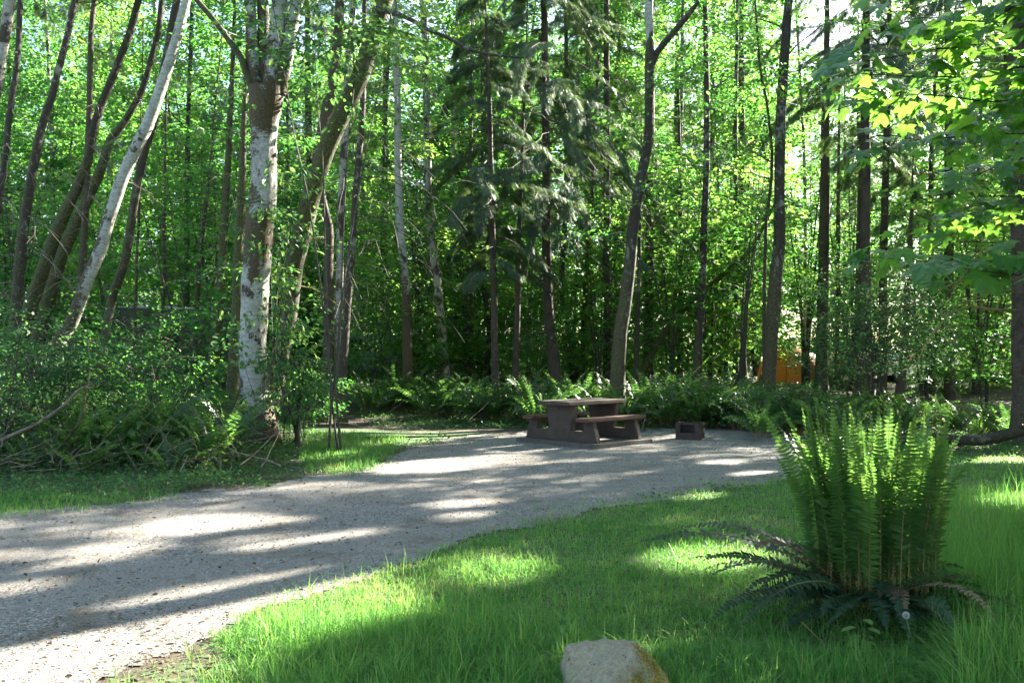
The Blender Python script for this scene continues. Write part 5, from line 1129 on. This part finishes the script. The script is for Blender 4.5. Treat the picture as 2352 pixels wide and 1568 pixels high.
# dandelion clock
g = G(2098, 1530); dd = tag(empty('dandelion', g), 'white dandelion seed head on a tall stem below the big fern', 'dandelion')
hp = P(2081, 1412, g[1]) - g; mb = MB(); tube(mb, [(0, 0, 0), hp * .5 + (.01, 0, 0), hp], .0022, 5); mb.build('stem', M['stemgreen'], dd)
mb = MB(); r = np.random.default_rng(1); D = unit(r.normal(0, 1, (420, 3))); M['fluff'] = leafmat('seed_fluff', [(.2, (.5, .5, .47)), (.5, (.6, .6, .57)), (.8, (.7, .7, .68))], [(.2, (.5, .5, .5)), (.5, (.6, .6, .6)), (.8, (.6, .6, .6))], .5, .8, .1)
scatter(mb, DIA, DIA_T, hp + D * .014, D, r.normal(0, 1, (420, 3)), .006, np.full(420, .5)); scatter(mb, DIA, DIA_T, hp + D * .002, D, r.normal(0, 1, (420, 3)), .015, np.full(420, .5), sy=.12 * np.ones(420)); mb.build('seed_head', M['fluff'], dd)
# long bent blades and seed stalks over the near lawn
rng = np.random.default_rng(19); mb = MB(); x, y = view_pts(rng, 9000, 3.7, 9, 1.1); a, b = dpos(x, y); k = inpoly(a, b, LAWN) & (rng.uniform(0, 1, len(x)) < sstep(1150, 1480, b)); x, y = x[k], y[k]; n = len(x)
blades(mb, rng, x, y, rng.uniform(.10, .26, n), np.full(n, .0042), 1.5, np.clip(rng.normal(.62, .2, n), 0, .97))
tag(mb.build('long_grass', M['grass']), 'scattered long bent grass blades standing above the lawn', 'grass', kind='stuff')
# tall seeding grass at the right and tufts in front
rng = np.random.default_rng(12); mb = MB()
n = 5200; a = rng.uniform(0, 1, n); px = 2140 + 330 * a; py = rng.uniform(1160, 1500, n); gg = np.array([G(u, v) for u, v in zip(px, py)])
blades(mb, rng, gg[:, 0], gg[:, 1], rng.uniform(.15, .5, n) * (1 - .3 * (py > 1400)), np.full(n, .0045), .35, np.clip(rng.normal(.42, .14, n), 0, .9))
tag(mb.build('tall_grass', M['grass']), 'tall dark green grass growing right of the big fern', 'grass', kind='stuff')
for k, (lab, px, py, n, h, rad) in enumerate((('long-bladed grass tuft left of centre in the near grass', 985, 1470, 420, .34, .28), ('bright grass tuft below the big fern', 1950, 1600, 240, .30, .14), ('rough grass tuft at the bottom edge left of the boulder', 1150, 1560, 380, .26, .26), ('arching grass tuft at the lawn corner near the pale rock', 800, 1480, 360, .28, .26), ('grass tuft hiding the pale rock', 930, 1600, 260, .24, .18), ('grass tuft against the left foot of the boulder', 1262, 1600, 170, .20, .07), ('grass tuft against the right foot of the boulder', 1548, 1610, 170, .20, .07), ('thin grass blades rising before the boulder', 1400, 1720, 60, .26, .10))):
    g = G(px, py); r = np.random.default_rng(60 + k); a = r.normal(0, rad, n); b = r.normal(0, rad * .8, n); mb = MB()
    blades(mb, r, a, b, h * r.uniform(.35, 1.15, n), np.full(n, .0042), .75, np.clip(r.normal(.5, .15, n), 0, .95), z=gz(a + g[0], b + g[1]) - g[2]); o = mb.build('grass_tuft', M['grass']); o.location = g; tag(o, lab, 'grass tuft')

# ------------------------------------------------------------------ tent and vehicles in the neighbouring camp sites
M['tent'] = leafmat('orange_nylon', [(0, (.55, .27, .06)), (.5, (.60, .30, .07)), (1, (.62, .33, .08))], [(0, (.6, .3, .06)), (.5, (.65, .32, .07)), (1, (.65, .35, .08))], .3, .5, .3)
M['tent2'] = plain('orange_red_nylon', (.50, .14, .03), .5)
M['glass'] = plain('tinted_window', (.02, .025, .03), .08); M['tyre'] = plain('tyre_rubber', (.02, .02, .02), .8); M['rim'] = plain('wheel_rim', (.45, .45, .46), .35, .8)
M['redlamp'] = plain('red_lamp_glass', (.55, .02, .02), .2); M['lamp'] = plain('clear_lamp_glass', (.6, .6, .6), .15); M['black'] = plain('black_plastic', (.03, .03, .03), .5)
def paint(n_, c): M[n_] = plain(n_, c, .25); return M[n_]
tc = P(1800, 850, 38); tz = float(gz(tc[0], 37)); te = tag(empty('tent', (tc[0], 37, tz), R(20)), 'orange dome tent glowing through the trees at the right', 'tent')
mb = MB(); nu, nv = 32, 12; V = []
for i in range(nv + 1):
    f = i / nv * math.pi / 2
    for j in range(nu):
        a = j / nu * 2 * math.pi; sq = (abs(math.cos(a)) ** 3 + abs(math.sin(a)) ** 3) ** (-1 / 3); r_ = 1.28 * sq * math.cos(f) ** .75; sag = 1 - .03 * math.sin(4 * a) ** 2 * math.sin(2 * f)
        V.append((r_ * math.cos(a) * sag, r_ * math.sin(a) * sag, 1.52 * math.sin(f) ** .9))
Q = [(i * nu + j, i * nu + (j + 1) % nu, (i + 1) * nu + (j + 1) % nu, (i + 1) * nu + j) for i in range(nv) for j in range(nu)]
mb.add(V, quads=Q, a=.5); mb.build('canopy', M['tent'], te, smooth=True)
for a0 in (math.pi / 4, 3 * math.pi / 4):
    q = [(s * 1.30 * 1.26 * math.cos(f) ** .75 * math.cos(a0), s * 1.30 * 1.26 * math.cos(f) ** .75 * math.sin(a0), 1.535 * math.sin(f) ** .9) for s, fs in ((1, np.linspace(0, math.pi / 2 - .01, 12)), (-1, np.linspace(math.pi / 2 - .01, 0, 12))) for f in fs]
    mb = MB(); tube(mb, q, .012, 6); mb.build('pole', M['black'], te)
mb = MB(); V = [(-.42 + .84 * u, -1.315 + .30 * v ** 2.2, 1.12 * v * (1 - (2 * u - 1) ** 4 * .3) + .03) for v in np.linspace(0, 1, 7) for u in np.linspace(0, 1, 7)]
mb.add(V, quads=[(i * 7 + j, i * 7 + j + 1, i * 7 + j + 8, i * 7 + j + 7) for i in range(6) for j in range(6)]); mb.build('door', M['tent2'], te)
def vehicle(name, label, cat, px, d, rz, col, prof, W, wins, wheels, L, extra=None):
    x = (px - CX) / F * d; e = tag(empty(name, (x, d, float(gz(x, d))), R(rz)), label, cat)
    prism('body', prof, W, col, e, (0, 0, 0), 'y', .06)
    for (x0, x1, z0, z1) in wins:
        for s in (-1, 1): prism('side_window', [(x0, z0), (x1, z0), (x1 - .06 * np.sign(x1), z1), (x0 + .06, z1)], .02, M['glass'], e, (0, s * (W / 2 + .004), 0), 'y', .004)
    for wx in wheels:
        for s in (-1, 1):
            mb = MB(); t = np.linspace(0, 2 * math.pi, 25)[:-1]; q = [( wx + .33 * math.cos(a), .33 + .33 * math.sin(a)) for a in t]
            wh = prism('wheel', q, .20, M['tyre'], e, (0, s * (W / 2 - .07), 0), 'y', .02)
            prism('rim', [(wx + .2 * math.cos(a), .33 + .2 * math.sin(a)) for a in t], .03, M['rim'], wh, (0, s * .1, 0), 'y', .004)
    xr, xf = min(p[0] for p in prof), max(p[0] for p in prof)
    for s in (-1, 1):
        mb = MB(); box(mb, (xr - .015, s * (W / 2 - .16), .86), (.05, .20, .26), bev=.01); mb.build('tail_light', M['redlamp'], e)
        mb = MB(); box(mb, (xf + .012, s * (W / 2 - .22), .68), (.05, .30, .16), bev=.01); mb.build('headlight', M['lamp'], e)
    for xx, nm in ((xr - .05, 'rear_bumper'), (xf + .05, 'front_bumper')):
        mb = MB(); box(mb, (xx, 0, .42), (.14, W * .98, .2), bev=.03); mb.build(nm, M['black'], e)
    if extra: extra(e)
    return e
SUV = [(-2.2, .3), (2.2, .3), (2.25, .85), (1.25, 1.02), (.6, 1.55), (-2.0, 1.6), (-2.25, 1.0)]
SEDAN = [(-2.2, .28), (2.2, .28), (2.2, .72), (1.2, .88), (.55, 1.32), (-1.0, 1.34), (-1.75, .95), (-2.25, .92)]
VAN = [(-2.5, .35), (2.4, .35), (2.45, .95), (1.85, 1.15), (1.3, 2.0), (-2.5, 2.05)]
def rear_glass(w, x, z0, z1, dx=0.0):
    def f(e):
        mb = MB(); mb.add([(x, -w, z0), (x, w, z0), (x + dx, w * .9, z1), (x + dx, -w * .9, z1)], quads=[(0, 3, 2, 1)]); mb.add([(x + .02, -w, z0), (x + .02, w, z0), (x + dx + .02, w * .9, z1), (x + dx + .02, -w * .9, z1)], quads=[(0, 1, 2, 3)]); mb.build('rear_window', M['glass'], e)
    return f
vehicle('parked_car', 'blue car with red tail lights parked in the woods right of the tent', 'car', 1962, 36, 75, paint('blue_paint', (.10, .16, .42)), SUV, 1.8, [(-1.9, -.9, 1.05, 1.48), (-.8, .5, 1.05, 1.48)], (-1.4, 1.4), 4.4, rear_glass(.75, -2.275, 1.08, 1.5, .18))
vehicle('parked_car', 'white car with red lights, rightmost of the parked vehicles', 'car', 2050, 38, 40, paint('white_paint', (.75, .75, .76)), SEDAN, 1.75, [(-1.0, -.1, .93, 1.27), (0, .6, .93, 1.27)], (-1.4, 1.4), 4.4)
vehicle('parked_van', 'silver-blue van glimpsed behind the ferns left of the moss-footed trunk', 'van', 866, 40, 15, paint('silver_paint', (.42, .47, .56)), VAN, 1.9, [(-2.1, -.8, 1.25, 1.8), (-.7, .4, 1.25, 1.8), (.5, 1.4, 1.25, 1.8)], (-1.6, 1.6), 4.9)
CAMP = [(-2.6, .45), (2.4, .45), (2.5, 1.1), (2.45, 1.9), (2.75, 2.3), (2.6, 2.85), (-2.55, 2.95), (-2.65, 1.2)]
def cstrip(e):
    for s in (-1, 1):
        mb = MB(); box(mb, (0, s * 1.08, 2.2), (4.9, .02, .10)); mb.build('side_stripe', M['slab'], e)
        mb = MB(); box(mb, (0, s * .98, 2.955), (5.0, .08, .06), bev=.01); mb.build('roof_rail', M['lamp'], e)
    mb = MB(); box(mb, (-.5, 0, 3.0), (.5, .5, .16), bev=.03); mb.build('roof_vent', M['lamp'], e)
vehicle('camper_van', 'dark green camper half hidden by trunks at the left', 'camper', 425, 30.5, 18, paint('dark_green_paint', (.045, .065, .055)), CAMP, 2.1, [(-2.2, -1.1, 1.5, 2.05), (-.7, .5, 1.5, 2.05), (.9, 1.9, 1.5, 2.05)], (-1.6, 1.6), 5.2, cstrip)
g = P(466, 800, 27); z_ = float(gz(g[0], 27)); jt = tag(empty('crate_table', (g[0], 27, z_)), 'small camp table in the gap right of the camper', 'camp table')
mb = MB(); box(mb, (0, 0, 1.22), (.7, .5, .03), bev=.005); mb.build('top', M['twig'], jt)
for sx in (-1, 1):
    for sy in (-1, 1): mb = MB(); tube(mb, [(sx * .3, sy * .2, -.05), (sx * .3, sy * .2, 1.2)], .015, 6, a=.5); mb.build('leg', M['black'], jt)
j = tag(empty('water_jug', (g[0], 27, z_ + 1.236)), 'small bright blue water jug on the camp table', 'jug'); a_ = np.linspace(0, 2 * math.pi, 17)[:-1]
prism('body', [(.08 * math.cos(a), .08 * math.sin(a)) for a in a_], .17, paint('blue_plastic', (.10, .30, .75)), j, (0, 0, .086), 'z', .02); prism('cap', [(.03 * math.cos(a), .03 * math.sin(a)) for a in a_], .03, M['lamp'], j, (0, 0, .19), 'z', .004)
